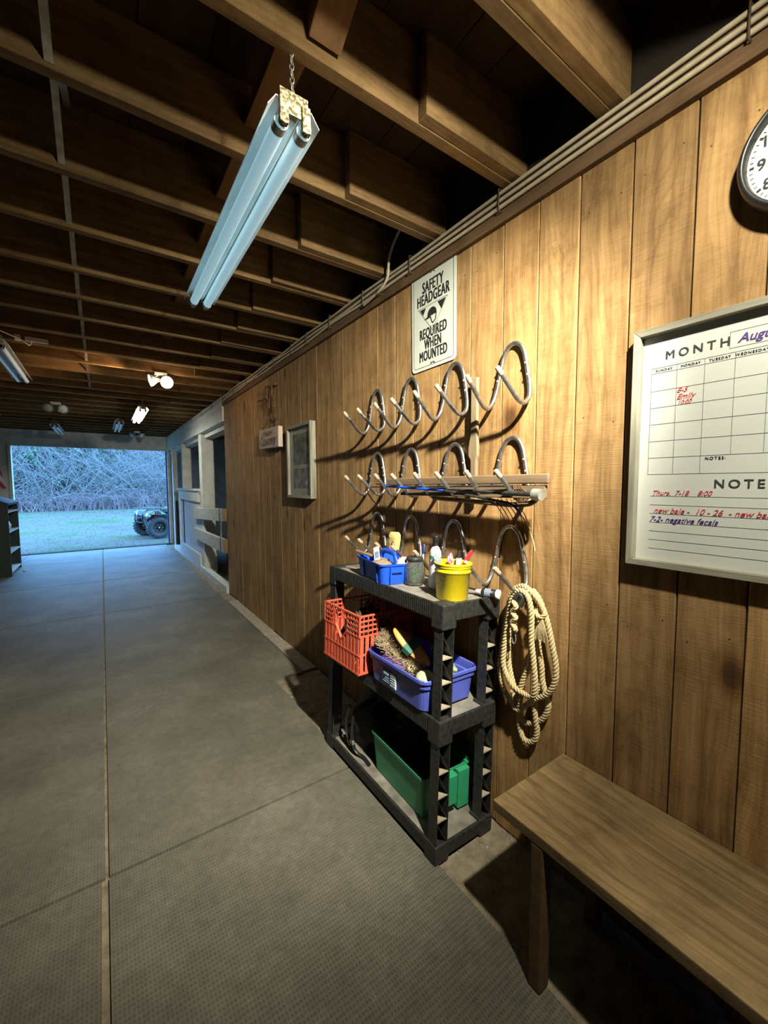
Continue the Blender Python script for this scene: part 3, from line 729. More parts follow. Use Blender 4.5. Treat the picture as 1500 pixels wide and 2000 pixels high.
for a, b in (((.026,.012),(.020,-.016)), ((.020,-.016),(.004,-.026)), ((-.014,.004),(-.004,-.022)), ((-.004,-.022),(.006,-.027))):
    d = Vector((b[0]-a[0], b[1]-a[1])).normalized(); w = .0028
    mb.add([(a[0]-d.y*w, a[1]+d.x*w, .003),(a[0]+d.y*w, a[1]-d.x*w, .003),(b[0]+d.y*w, b[1]-d.x*w, .003),(b[0]-d.y*w, b[1]+d.x*w, .003)], [(0,1,2,3)], False, SM)
obj('helmet_emblem', mb, MAT['sign_black'], t)
for dy in (.205, -.205):
    mb = MB(); c = SM @ Vector((0, dy, .003)); mb.tube([c+Vector((0,.012,.004)), c+Vector((-.003,.004,-.002)), c+Vector((-.003,-.008,.003)), c+Vector((0,-.02,-.006))], .0014, 5)
    obj('bent_nail', mb, MAT['galv'], t)

# --- wall clock
t = thing('wall_clock', 'round black-rimmed wall clock with white face at the right edge', 'clock', (-.02, .222, 2.133))
CM = wallmat(-.004, .222, 2.133)
R = .137
mb = MB(); mb.lathe([(R*.93, 0), (R, .006), (R*1.005, .022), (R*.985, .040), (R*.945, .050), (R*.90, .050), (R*.875, .042), (R*.868, .030)], 56, CM); mb.lathe([(0.0001, 0), (R*.93, 0)], 56, CM); obj('rim', mb, MAT['blackgloss'], t)
mb = MB(); mb.lathe([(0.0001, .026), (R*.88, .026)], 56, CM, smooth=False); obj('face', mb, MAT['sign'], t)
mb = MB()
for k in range(60):
    a = 2*PI*k/60; major = k % 5 == 0; r1 = R*.845; r2 = R*(.785 if major else .80); w = .0028 if major else .0009
    c, s_ = math.cos(a), math.sin(a)
    mb.add([(c*r1-s_*w, s_*r1+c*w, .0266), (c*r1+s_*w, s_*r1-c*w, .0266), (c*r2+s_*w, s_*r2-c*w, .0266), (c*r2-s_*w, s_*r2+c*w, .0266)], [(0,1,2,3)], False, CM)
obj('minute_marks', mb, MAT['sign_black'], t)
for k in range(1, 13):
    a = PI/2 - 2*PI*k/12; c = CM @ Vector((R*.69*math.cos(a), R*.69*math.sin(a)-.012, .027))
    text_obj('numeral', str(k), MAT['sign_black'], t, c, WR, WU, .034, 'CENTER', .95, 0, thick=.0002, bold=.0006)
for L_, w, a in ((.062, .0035, .9), (.092, .0025, -.8)):
    mb = MB(); c, s_ = math.cos(a), math.sin(a)
    mb.hexa([CM @ Vector(v) for v in [(-s_*w-.02*c, c*w-.02*s_, .030),(s_*w-.02*c, -c*w-.02*s_, .030),(L_*c+s_*w*.5, L_*s_-c*w*.5, .030),(L_*c-s_*w*.5, L_*s_+c*w*.5, .030),(-s_*w-.02*c, c*w-.02*s_, .032),(s_*w-.02*c, -c*w-.02*s_, .032),(L_*c+s_*w*.5, L_*s_-c*w*.5, .032),(L_*c-s_*w*.5, L_*s_+c*w*.5, .032)]])
    obj('hand', mb, MAT['sign_black'], t)

# --- whiteboard calendar
t = thing('whiteboard_calendar', 'framed white month calendar whiteboard with handwritten notes and weathered frame', 'whiteboard', (-.01, .30, 1.50))
BY0, BY1, BZ0, BZ1 = .575, -.045, 1.172, 1.834     # BY0 is the left side as read
def frame(y0, y1, z0, z1, w, d, mz, my, par, x0=-.003, back=.004):
    mb = MB(); mb.hexa([(x0-d,y0-w,z0+w),(x0-d,y0,z0),(x0,y0,z0),(x0,y0-w,z0+w),(x0-d,y0-w,z1-w),(x0-d,y0,z1),(x0,y0,z1),(x0,y0-w,z1-w)]); obj('frame_stile', mb, mz, par, bev=.0015)
    mb = MB(); mb.hexa([(x0-d,y1+w,z0+w),(x0-d,y1,z0),(x0,y1,z0),(x0,y1+w,z0+w),(x0-d,y1+w,z1-w),(x0-d,y1,z1),(x0,y1,z1),(x0,y1+w,z1-w)]); obj('frame_stile', mb, mz, par, bev=.0015)
    mb = MB(); mb.hexa([(x0-d,y1,z1),(x0-d,y0,z1),(x0,y0,z1),(x0,y1,z1),(x0-d,y1+w,z1-w),(x0-d,y0-w,z1-w),(x0,y0-w,z1-w),(x0,y1+w,z1-w)]); obj('frame_rail', mb, my, par, bev=.0015)
    mb = MB(); mb.hexa([(x0-d,y1+w,z0+w),(x0-d,y0-w,z0+w),(x0,y0-w,z0+w),(x0,y1+w,z0+w),(x0-d,y1,z0),(x0-d,y0,z0),(x0,y0,z0),(x0,y1,z0)]); obj('frame_rail', mb, my, par, bev=.0015)
frame(BY0, BY1, BZ0, BZ1, .018, .034, MAT['grey_wood'], MAT['grey_wood_y'], t)
XB = -.014
mb = MB(); mb.box(XB, -.003, BY1+.012, BY0-.012, BZ0+.012, BZ1-.012); obj('panel', mb, MAT['board_white'], t)
mb = MB(); XL = XB-.0005
def hl(y0, y1, z, w=.0009): mb.box(XL-.0002, XL+.0004, min(y0,y1), max(y0,y1), z-w/2, z+w/2)
def vl(y, z0, z1, w=.0009): mb.box(XL-.0002, XL+.0004, y-w/2, y+w/2, z0, z1)
gx = [.533-.0615*k for k in range(9)][:8]; gx = [g for g in gx if g > -.0]
gx = [.533-.0660*k for k in range(8)]
gx = [.533, .4715, .410, .3485, .287, .2255, .164, .1025]
gz_ = [1.727, 1.7125, 1.664, 1.618, 1.572, 1.525, 1.479, 1.433]
for k, z in enumerate(gz_): hl(gx[0], gx[-1], z)
for k, y in enumerate(gx): vl(y, gz_[-1] if k <= 2 or k == 7 else gz_[-2], gz_[0])
hl(.361, .12, 1.777); hl(.361, .12, 1.738); vl(.361, 1.738, 1.777); vl(.12, 1.738, 1.777)
for k in range(7): hl(.524, .02, 1.372-.0248*k, .0008)
obj('ruled_lines', mb, MAT['line'], t)
wtext('MONTH', .501, 1.7465, XL-.0004, .030, MAT['ink'], t, align='LEFT', space=1.5, bold=.0004)
for k, d_ in enumerate(('SUNDAY','MONDAY','TUESDAY','WEDNESDAY','THURSDAY','FRIDAY','SATURDAY')):
    wtext(d_, (gx[k]+gx[k+1])/2 if k < 7 else 0, 1.7165, XL-.0004, .0088, MAT['ink'], t, space=1.25)
wtext('NOTES:', .400, 1.468, XL-.0004, .0105, MAT['ink'], t, align='LEFT', space=1.3)
wtext('NOTES', .379, 1.396, XL-.0004, .030, MAT['ink'], t, align='LEFT', space=1.4, bold=.0004)
wtext('August', .345, 1.748, XL-.0004, .029, MAT['ink_purple'], t, 'handwriting', align='LEFT', shear=.3, bold=.0004)
for s_, y, z, sz, m_ in (('8-5', .470, 1.651, .019, 'ink_red'), ('Emily', .470, 1.633, .020, 'ink_red'), ('10:00', .468, 1.619, .015, 'ink_red'),
    ('Thurs.  7-18    8:00', .520, 1.375, .0185, 'ink_red'), ('new bale -  10 - 26  - new bale', .514, 1.325, .0215, 'ink_red'), ('7-2- negative fecals', .524, 1.300, .0215, 'ink_purple')):
    wtext(s_, y, z, XL-.0004, sz, MAT[m_], t, 'handwriting', align='LEFT', shear=.4, sx=.95)

# --- framed photos
t = thing('picture_frame', 'narrow grey frame with two photographs on the plank wall beyond the bridle racks', 'picture', (-.02, 2.98, 1.58))
frame(3.215, 2.750, 1.300, 1.868, .022, .045, MAT['grey_wood'], MAT['grey_wood_y'], t)
mb = MB(); mb.box(-.020, -.003, 2.765, 3.20, 1.315, 1.853); obj('mat_board', mb, MAT['white_paint'], t)
def photo_mat(n, c1, c2, c3):
    m, nt, p = base(n, .25); mp = coords(nt, (1, 1, 1)); z = N(nt, 'ShaderNodeTexNoise', Scale=16.0, Detail=6.0); nt.links.new(mp.outputs[0], z.inputs['Vector'])
    r = ramp(nt, [(.35, c1), (.5, c2), (.65, c3)]); nt.links.new(z.outputs[0], r.inputs[0]); nt.links.new(r.outputs[0], p.inputs['Base Color']); return m
for (z0, z1, m_) in ((1.56, 1.80, photo_mat('horse_photo', (.10,.13,.10), (.25,.27,.19), (.42,.40,.30))), (1.375, 1.53, photo_mat('field_photo', (.20,.19,.18), (.34,.32,.26), (.50,.50,.47)))):
    mb = MB(); mb.box(-.0215, -.0195, 2.83, 3.13, z0, z1); obj('photograph', mb, m_, t)
mb = MB(); mb.prism([(0,0),(.075,0),(.05,.06)], 0, .001, wallmat(-.022, 2.91, 1.405)); obj('torn_paper', mb, MAT['white'], t)
m_, nt_, p_ = base('picture_glass', .06, 0, (1,1,1)); p_.inputs['Transmission Weight'].default_value = 1; p_.inputs['IOR'].default_value = 1.12
mb = MB(); mb.box(-.0265, -.0250, 2.765, 3.20, 1.315, 1.853); obj('glass', mb, m_, t)

# --- welcome plaque with its cord and hanger
t = thing('wooden_plaque', 'small pale wooden plaque with dark script hanging by a cord on the plank wall', 'plaque', (-.02, 3.64, 1.82))
mb = MB(); mb.hexa([(-.06,3.36,1.725),(-.05,3.90,1.740),(-.01,3.90,1.740),(-.02,3.36,1.725),(-.06,3.36,1.90),(-.05,3.90,1.915),(-.01,3.90,1.915),(-.02,3.36,1.90)]); obj('board', mb, plain('pale_plaque_wood', (.55,.44,.37), .7, 0, .12, 12), t, bev=.003)
wtext('Horse', 3.63, 1.845, -.0645, .070, MAT['rust'], t, shear=.3, sx=1.4); wtext('Country', 3.63, 1.765, -.0645, .105, MAT['rust'], t, shear=.3, sx=1.2)
mb = MB(); mb.tube(smooth([(-.04,3.84,1.915),(-.02,3.74,1.975),(-.01,3.68,2.02),(-.01,3.62,1.975),(-.02,3.52,1.985),(-.035,3.42,1.905)]), .006, 6); mb.tube([(-.01,3.67,2.02),(-.01,3.665,2.20)], .004, 6); obj('hanging_cord', mb, MAT['rust'], t)
t = thing('iron_hanger', 'rusty twisted iron hanger of bits above the small wooden plaque', 'hanger', (-.02, 3.62, 2.22))
mb = MB(); mb.tube([(-.012,3.74,2.295),(-.03,3.74,2.29),(-.03,3.50,2.275),(-.012,3.50,2.28)], .011, 8); obj('bar', mb, MAT['rust'], t)
for pts in ([(-.03,3.69,2.285),(-.035,3.70,2.21),(-.035,3.71,2.17),(-.05,3.80,2.13)], [(-.035,3.70,2.19),(-.04,3.63,2.13),(-.045,3.61,2.08)], [(-.03,3.57,2.28),(-.035,3.57,2.19),(-.04,3.63,2.13)], [(-.035,3.57,2.19),(-.04,3.50,2.13),(-.045,3.47,2.07)], [(-.04,3.68,2.19),(-.05,3.90,2.19)]):
    mb = MB(); mb.tube(smooth(pts), [.009]*(len(smooth(pts))), 7); obj('link', mb, MAT['rust'], t)

# --- sticks and whips lying in the middle row of racks
def bare(name, label, cat, mb, mat, **k): return tag(obj(name, mb, mat, bev=k.get('bev', 0), seg=2), label, cat, k.get('group'))
mb = MB(); mb.bar((-.105,.785,1.424),(-.095,1.705,1.418), .013, .034); bare('flat_board', 'long flat wooden board with rounded end lying along the middle row of racks', 'board', mb, MAT['stick'], bev=.005)
mb = MB(); mb.bar((-.098,.800,1.380),(-.09,1.60,1.376), .016, .046); bare('wooden_board', 'wider wooden board lying just below the long flat board in the racks', 'board', mb, MAT['stick'], bev=.003)
mb = MB(); mb.tube(smooth([(-.075,1.38,1.345),(-.08,1.1,1.336),(-.085,.95,1.332),(-.088,.875,1.338),(-.088,.845,1.352)]), .0095, 8); bare('wooden_stick', 'curved bare wooden stick lying lowest under the boards in the racks', 'stick', mb, MAT['stick_z'])
mb = MB()
Wp = [(-.017,1.0),(-.017,.55),(-.030,.44),(-.030,.37),(-.016,.33),(-.016,0),(.016,0),(.016,.33),(.022,.37),(.022,.44),(.017,.55),(.017,1.0)]
mb.prism([(x*.95, z*.50) for x, z in Wp][::-1], 0, .016, wallmat(-.022, 1.180, 1.338)); bare('upright_paddle', 'upright shaped wooden paddle standing behind the boards against the wall', 'paddle', mb, MAT['stick_z'], bev=.003)
t = thing('riding_whip', 'dark riding whip with a round metal cap lying across the middle racks', 'whip', (-.125, 1.2, 1.38))
mb = MB(); mb.tube([(-.125,.82,1.372),(-.125,.93,1.375),(-.124,.97,1.375)], [.0085,.0095,.007], 10); obj('grip', mb, MAT['black_plastic'], t)
mb = MB(); mb.tube([(-.124,.97,1.375),(-.120,1.78,1.408)], [.006,.003], 8); obj('shaft', mb, MAT['black_plastic'], t)
mb = MB(); mb.cyl((-.126,.798,1.371),(-.125,.828,1.372), .0195, 20); obj('cap', mb, MAT['galv'], t, bev=.003)
t = thing('riding_whip', 'blue shafted riding whip lying across the middle racks', 'whip', (-.13, 1.3, 1.37))
mb = MB(); mb.tube([(-.138,1.66,1.397),(-.138,1.25,1.380)], [.0055,.0055], 8); obj('blue_shaft', mb, MAT['blue_caddy'], t)
mb = MB(); mb.tube(smooth([(-.138,1.25,1.380),(-.12,1.05,1.354),(-.10,.95,1.338)]), .005, 8); obj('grip', mb, MAT['black_plastic'], t)
mb = MB(); mb.tube(smooth([(-.10,.95,1.338),(-.095,.925,1.325),(-.09,.905,1.300)]), .0045, 8); obj('blue_tip', mb, MAT['blue_caddy'], t)
mb = MB(); mb.tube(smooth([(-.09,.905,1.300),(-.085,.895,1.285),(-.08,.875,1.255),(-.06,.885,1.235),(-.05,.88,1.205),(-.045,.875,1.17)]), .0022, 6); obj('lash', mb, MAT['rope'], t)
t = thing('riding_whip', 'thin black riding whip crossing above the blue one in the racks', 'whip', (-.115, 1.3, 1.39))
mb = MB(); mb.tube([(-.115,.92,1.400),(-.118,1.25,1.397),(-.12,1.83,1.392)], [.004,.004,.003], 7); obj('shaft', mb, MAT['black_plastic'], t)
mb = MB(); mb.tube(smooth([(-.118,1.83,1.392),(-.115,1.87,1.38),(-.09,1.90,1.35),(-.08,1.86,1.31),(-.085,1.82,1.30)]), .003, 6); obj('looped_end', mb, MAT['black_plastic'], t)
t = thing('string_tangle', 'thin dark strings dangling below the whips beside the rack nearest the calendar', 'string', (-.08, .95, 1.33))
mb = MB()
for k in range(6):
    y = 1.02-.02*k; mb.tube(smooth([(-.10,y,1.352),(-.09,y-.01,1.325),(-.08,y-.03,1.29),(-.07,y-.035-.01*(k%3),1.255-.012*k)]), .0016, 5)
for k in range(4): mb.tube(smooth([(-.10,.90+.012*k,1.40),(-.112,.885+.01*k,1.392),(-.10,.865+.012*k,1.372),(-.10,.87+.02*k,1.35)]), .0018, 5)
obj('strands', mb, MAT['rust'], t)

# --- ropes
def rope(mb, path, r=.0085, pitch=.040, step=.0035, n=6):
    P = smooth(path, 8); pts = [P[0]]
    # resample
    acc = []; L = 0
    for a, b in zip(P[:-1], P[1:]):
        d = (b-a).length; k = 0
        while L + d >= step*(len(acc)):
            f = (step*len(acc)-L)/max(d, 1e-9); acc.append(a.lerp(b, f))
        L += d
    tan = [(acc[min(i+1, len(acc)-1)]-acc[max(i-1, 0)]).normalized() for i in range(len(acc))]
    nrm = tan[0].orthogonal().normalized(); fr = []
    for t_ in tan:
        nrm = (nrm - t_*nrm.dot(t_)).normalized(); fr.append((nrm.copy(), t_.cross(nrm)))
    for s in range(3):
        q = []
        for i, p in enumerate(acc):
            a = 2*PI*(s/3 + i*step/pitch); q.append(p + (fr[i][0]*math.cos(a)+fr[i][1]*math.sin(a))*r*.60)
        mb.tube(q, r*.52, n)
R1=[(-.045,.951,1.018),(-.055,.911,1.036),(-.06,.873,1.022),(-.05,.843,.984),(-.045,.821,.931),(-.045,.8,.858),(-.045,.782,.777),(-.045,.786,.721),(-.045,.814,.668),(-.045,.863,.628),(-.045,.901,.587),(-.045,.936,.555),(-.035,.975,.57),(-.035,1.015,.614),(-.035,1.029,.683),(-.035,1.018,.778),(-.035,1.0,.885),(-.04,.983,.97),(-.045,.951,1.018)]
R2=[(-.085,.938,.998),(-.085,.916,1.022),(-.085,.89,1.026),(-.085,.869,1.007),(-.085,.855,.952),(-.085,.853,.861),(-.085,.843,.79),(-.085,.835,.72),(-.08,.844,.66),(-.07,.886,.645),(-.075,.931,.657),(-.08,.959,.689),(-.085,.972,.731),(-.085,.969,.804),(-.085,.95,.926),(-.085,.938,.998)]
R3=[(-.065,.94,1.01),(-.065,.966,.957),(-.06,.971,.836),(-.06,.968,.736),(-.062,.941,.653),(-.065,.917,.64),(-.065,.895,.701),(-.06,.874,.766),(-.065,.870,.90),(-.068,.885,1.0)]
R4=[(-.03,.892,1.023),(-.03,.866,.998),(-.03,.848,.958),(-.03,.863,.901),(-.025,.865,.825),(-.025,.851,.754),(-.025,.846,.7),(-.025,.832,.656),(-.02,.823,.615),(-.02,.838,.565),(-.02,.871,.53),(-.02,.919,.504),(-.02,.947,.532),(-.02,.967,.568),(-.02,.977,.605)]
R5=[(-.02,.849,.697),(-.03,.873,.629),(-.03,.868,.553),(-.025,.863,.505),(-.025,.873,.46),(-.025,.903,.44),(-.025,.926,.448),(-.025,.94,.49),(-.02,.945,.56),(-.02,.93,.65)]
t = thing('coiled_rope', 'thick coiled manila rope hanging from the bridle rack beside the shelf', 'rope', (-.05, .90, 1.03))
for k, P in enumerate((R1, R2, R3, R4, R5)):
    mb = MB(); rope(mb, P, .0098); obj('loop', mb, MAT['rope'], t)
mb = MB()
for k in range(16):
    a = random.uniform(-.6, .6); mb.tube(smooth([(-.055,.838,.945),(-.062,.828+.012*a,.925),(-.065,.83+.04*a,.895),(-.06,.83+.05*a,.865-.01*random.random())]), .0022, 5)
obj('frayed_end', mb, MAT['rope'], t)
mb = MB(); rope(mb, [(-.05,.865,.955),(-.06,.84,.94),(-.05,.825,.955),(-.04,.845,.97),(-.05,.865,.955)], .008); obj('wrapping', mb, MAT['rope'], t)
t = thing('lead_rope', 'short knotted lead rope with a metal snap hanging inside the coiled rope', 'rope', (-.10, .915, .97))
mb = MB(); rope(mb, [(-.10,.922,.985),(-.105,.905,.97),(-.10,.925,.945),(-.105,.905,.93),(-.10,.925,.905),(-.105,.905,.89),(-.10,.915,.878)], .009, .028); obj('knot', mb, MAT['rope'], t)
mb = MB(); mb.tube([(-.1,.915+.008*math.cos(a), .852+.022*math.sin(a)) for a in [2*PI*k/12 for k in range(12)]], .0022, 6, closed=True); obj('snap', mb, MAT['galv'], t)
mb = MB(); mb.tube(smooth([(-.095,.92,.99),(-.09,.905,1.012),(-.085,.89,1.0),(-.09,.90,.97)]), .010, 8); obj('black_tape', mb, MAT['black_plastic'], t)

# ============================================================ hanging shop light fixtures
def shop_light(name, label, cx, y0, y1, ztop, lit=False, chain_on=True, yaw=0, near_up=0.0, dim=False):
    t = thing(name, label, 'light', (cx, (y0+y1)/2, ztop), (near_up, 0, yaw), group=None)
    L = y1-y0; h = L/2
    def B(mb, nm, m, **k): return obj(nm, mb, m, t, local=True, **k)
    mb = MB()   # reflector: ridge box and two wings, sheet thickness
    prof = [(-.070,-.050),(-.048,-.018),(-.030,-.018),(-.030,-.004),(.030,-.004),(.030,-.018),(.048,-.018),(.070,-.050)]
    n = len(prof); th = .0015; vs = []
    for yy in (-h, h):
        for (x, z) in prof: vs.append((x, yy, z))
        for (x, z) in prof: vs.append((x*.985, yy, z-th*1.3 if abs(x) < .06 else z-.001))
    fs = []
    for k in range(n-1):
        fs.append((k, k+1, 2*n+k+1, 2*n+k)); fs.append((n+k, 3*n+k, 3*n+k+1, n+k+1)); fs.append((k, n+k, n+k+1, k+1)); fs.append((2*n+k, 2*n+k+1, 3*n+k+1, 3*n+k))
    fs += [(0, 2*n, 3*n, n), (n-1, 2*n-1, 4*n-1, 3*n-1)]
    mb.add(vs, fs); B(mb, 'reflector', MAT['white_enamel'])
    mb = MB(); mb.hexa([(-.012,-h+.02,-.045),(.012,-h+.02,-.045),(.012,h-.02,-.045),(-.012,h-.02,-.045),(-.028,-h+.02,-.019),(.028,-h+.02,-.019),(.028,h-.02,-.019),(-.028,h-.02,-.019)]); B(mb, 'centre_ridge', MAT['white_enamel'])
    for s in (-1, 1):
        mb = MB(); mb.hexa([(-.036,s*h-.002,-.05),(.036,s*h-.002,-.05),(.036,s*h+.002,-.05),(-.036,s*h+.002,-.05),(-.038,s*h-.002,.006),(.038,s*h-.002,.006),(.038,s*h+.002,.006),(-.038,s*h+.002,.006)])
        B(mb, 'end_plate', MAT['speckle'])
    for x in (-.030, .030):
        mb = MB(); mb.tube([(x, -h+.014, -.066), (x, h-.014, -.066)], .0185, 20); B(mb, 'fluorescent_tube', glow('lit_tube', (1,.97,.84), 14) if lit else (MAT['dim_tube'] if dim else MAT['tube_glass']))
        for s in (-1, 1):
            mb = MB(); mb.box(x-.011, x+.011, s*h-.004-.006, s*h-.004+.010, -.082, -.018); mb.tube([(x, s*h-.010, -.072), (x, s*h+.007, -.072)], .012, 14)
            B(mb, 'lamp_holder', MAT['speckle'] if not lit else MAT['white'], bev=.0015)
            mb = MB(); mb.tube([(x, s*(h-.014), -.066), (x, s*(h-.040), -.066)], .0190, 20); B(mb, 'tube_cap', MAT['galv'])
    if chain_on:
        for s in (-1, 1):
            mb = MB(); c0 = Vector((0, s*(h-.01), .004)); c1 = Vector((0, s*(h-.01), 2.507-ztop)); chain(mb, c0, c1, max(3, int((c1.z-c0.z)/.016)), w=.0055, r=.0016); B(mb, 'chain', MAT['galv'])
    if lit:
        l = bpy.data.lights.new('tube_light', 'AREA'); l.shape = 'RECTANGLE'; l.size = .10; l.size_y = L*.95; l.energy = 16; l.color = (.90,1,.86)
        o = bpy.data.objects.new('tube_light', l); COL.objects.link(o); o.parent = t; o.location = (0, 0, -.09)
    return t
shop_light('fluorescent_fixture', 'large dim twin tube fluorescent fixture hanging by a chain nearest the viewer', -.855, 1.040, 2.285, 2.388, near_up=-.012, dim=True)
shop_light('fluorescent_fixture', 'unlit twin tube fluorescent fixture at the left edge of the ceiling', -1.86, 3.85, 5.03, 2.43)
shop_light('fluorescent_fixture', 'brightly lit twin tube fluorescent fixture beyond the warm flood lamps', -.82, 6.225, 7.46, 2.44, lit=True)
shop_light('fluorescent_fixture', 'small far unlit fluorescent fixture before the doorway header', -1.90, 8.655, 9.89, 2.44)
shop_light('fluorescent_fixture', 'far unlit fluorescent fixture at the left above the dark bookcase', -2.50, 6.63, 7.865, 2.44)
shop_light('fluorescent_fixture', 'unlit fluorescent fixture hanging beyond the lit one', -1.03, 7.845, 9.08, 2.46)

def flood(name, label, x, y, heads, on=None, drop=0):
    """twin flood lamp on a joist: plate, neck and two bell heads; heads = aim directions"""
    t = thing(name, label, 'flood lamp', (x, y, 2.50))
    mb = MB(); mb.box(x-.055, x+.055, y-.035, y+.035, 2.478, 2.504); obj('mounting_plate', mb, MAT['white'], t, bev=.004)
    for k, (dx, d) in enumerate(heads):
        c = Vector((x+dx, y, 2.425-drop)); d = Vector(d).normalized()
        mb = MB(); mb.tube([(x+dx*.3, y, 2.48), (x+dx*.8, y, 2.455), c-d*.05], .011, 8); obj('arm', mb, MAT['galv'], t)
        m_ = Matrix.Translation(c) @ d.to_track_quat('Z', 'Y').to_matrix().to_4x4()
        mb = MB(); mb.lathe([(.018,-.065),(.024,-.04),(.030,-.03),(.050,-.002),(.060,.025),(.058,.026),(.048,.0),(.026,-.028),(.001,-.03)], 24, m_); obj('lamp_shade', mb, MAT['galv'] if not (on and on[k]) else MAT['white'], t)
        mb = MB(); mb.lathe([(.001,.030),(.030,.027),(.048,.018),(.050,.008),(.035,-.01),(.022,-.028)], 24, m_); obj('bulb', mb, glow('lit_bulb', (1,.86,.62), 26) if on and on[k] else MAT['tube_glass'], t)
    return t
flood('flood_lamp', 'twin flood lamp glowing warm white under the joists right of centre', -.78, 4.62, ((.05, (.05,-1,-.35)), (-.07, (-1,-.1,-.25))), on=(1, 1))
flood('flood_lamp', 'unlit twin flood lamp under the joists left of centre', -1.76, 7.0, ((.07, (.4,-1,-.35)), (-.07, (-.4,-1,-.35))))
flood('flood_lamp', 'small far unlit twin flood lamp just before the doorway header', -.66, 9.9, ((.08, (.6,-.8,-.35)), (-.08, (-.8,-.6,-.35))))
t = flood('flood_lamp', 'twin flood lamp above the viewer lighting the racks', -.67, -.11, ((.01, (.2,.85,-.5)), (-.12, (-.6,.5,-.6))), on=(1, 0), drop=.012)
t = thing('junction_box', 'small white switch box on a joist at the upper left', 'junction box', (-1.68, 4.24, 2.45))
mb = MB(); mb.box(-1.74, -1.60, 4.205, 4.225, 2.515, 2.55); obj('white_bar', mb, MAT['white'], t, bev=.003)
mb = MB(); mb.box(-1.80, -1.765, 4.205, 4.225, 2.51, 2.555); obj('socket', mb, MAT['white'], t, bev=.003)
mb = MB(); mb.tube(smooth([(-1.70,4.20,2.52),(-1.71,4.15,2.47),(-1.75,4.10,2.49),(-1.86,4.0,2.51)]), .004, 6); obj('cord', mb, MAT['cable'], t)

# ============================================================ bench
t = thing('bench', 'long plain wooden bench along the plank wall under the whiteboard calendar', 'bench', (-.19, -.3, 0))
mb = MB(); mb.box(-.372, -.004, -1.6, .772, .428, .460); obj('seat', mb, MAT['bench'], t, bev=.003)
for y in (.622, -1.35):
    for x in (-.350, -.06):
        mb = MB(); mb.box(x-.022, x+.022, y-.02, y+.02, 0, .428); obj('leg', mb, MAT['trim'], t, bev=.006)
    mb = MB(); mb.box(-.33, -.05, y-.06, y-.021, .36, .428); obj('cross_rail', mb, MAT['trim'], t)
mb = MB(); mb.box(-.085, -.055, -1.33, .58, .34, .428); obj('apron', mb, MAT['trim'], t)

# ============================================================ black shelving unit (leans slightly to the wall)
TILT = .035
SR = (0, TILT, 0); SO = Vector((-.353, 0, 0)); SMT = Matrix.Translation(SO) @ Matrix.Rotation(TILT, 4, 'Y')
def S(x, y, z): return SMT @ Vector((x, y, z))       # x from the front edge towards the wall
U = thing('shelving_unit', 'black resin three-tier shelving unit standing against the plank wall', 'shelves', SO, SR)
SY0, SY1, SD = 1.05, 1.93, .305
def sobj(n, mb, m, par=U, **k): return obj(n, mb, m, par, local=True, **k)
TIERS = ((.0, .066, 'base_deck'), (.480, .541, 'middle_deck'), (.912, .975, 'top_deck'))
for z0, z1, nm in TIERS:
    mb = MB(); mb.box(.010, SD-.010, SY0+.010, SY1-.010, z1-.020, z1-.006); d_ = sobj(nm, mb, MAT['dusty_top'])
    mb = MB(); w = .012
    zb = z0 if z0 > 0 else .018
    mb.box(0, w, SY0+.05, SY1-.05, zb, z1); mb.box(SD-w, SD, SY0+.05, SY1-.05, zb, z1)
    mb.box(.05, SD-.05, SY0, SY0+w, zb, z1); mb.box(.05, SD-.05, SY1-w, SY1, zb, z1)
    # ribbed texture on the outer faces
    y = SY0+.06
    while y < SY1-.06: mb.box(-.0015, 0, y, y+.004, zb+.004, z1-.004); y += .012
    x = .055
    while x < SD-.055: mb.box(x, x+.004, SY0-.0015, SY0, zb+.004, z1-.004); x += .012
    obj('rim', mb, MAT['black_plastic'], d_, bev=.0015, local=True)
    for cy in (SY0, SY1-.062):
        for cx in (0, SD-.066):
            mb = MB(); zc0 = (0 if z0 == 0 else z0-.030); zc1 = z1+(.002 if z1 > .9 else .006)
            mb.box(cx-.002, cx+.068, cy-.002, cy+.064, zc0, zc1)
            obj('corner_socket', mb, MAT['black_plastic'], d_, bev=.006, local=True)
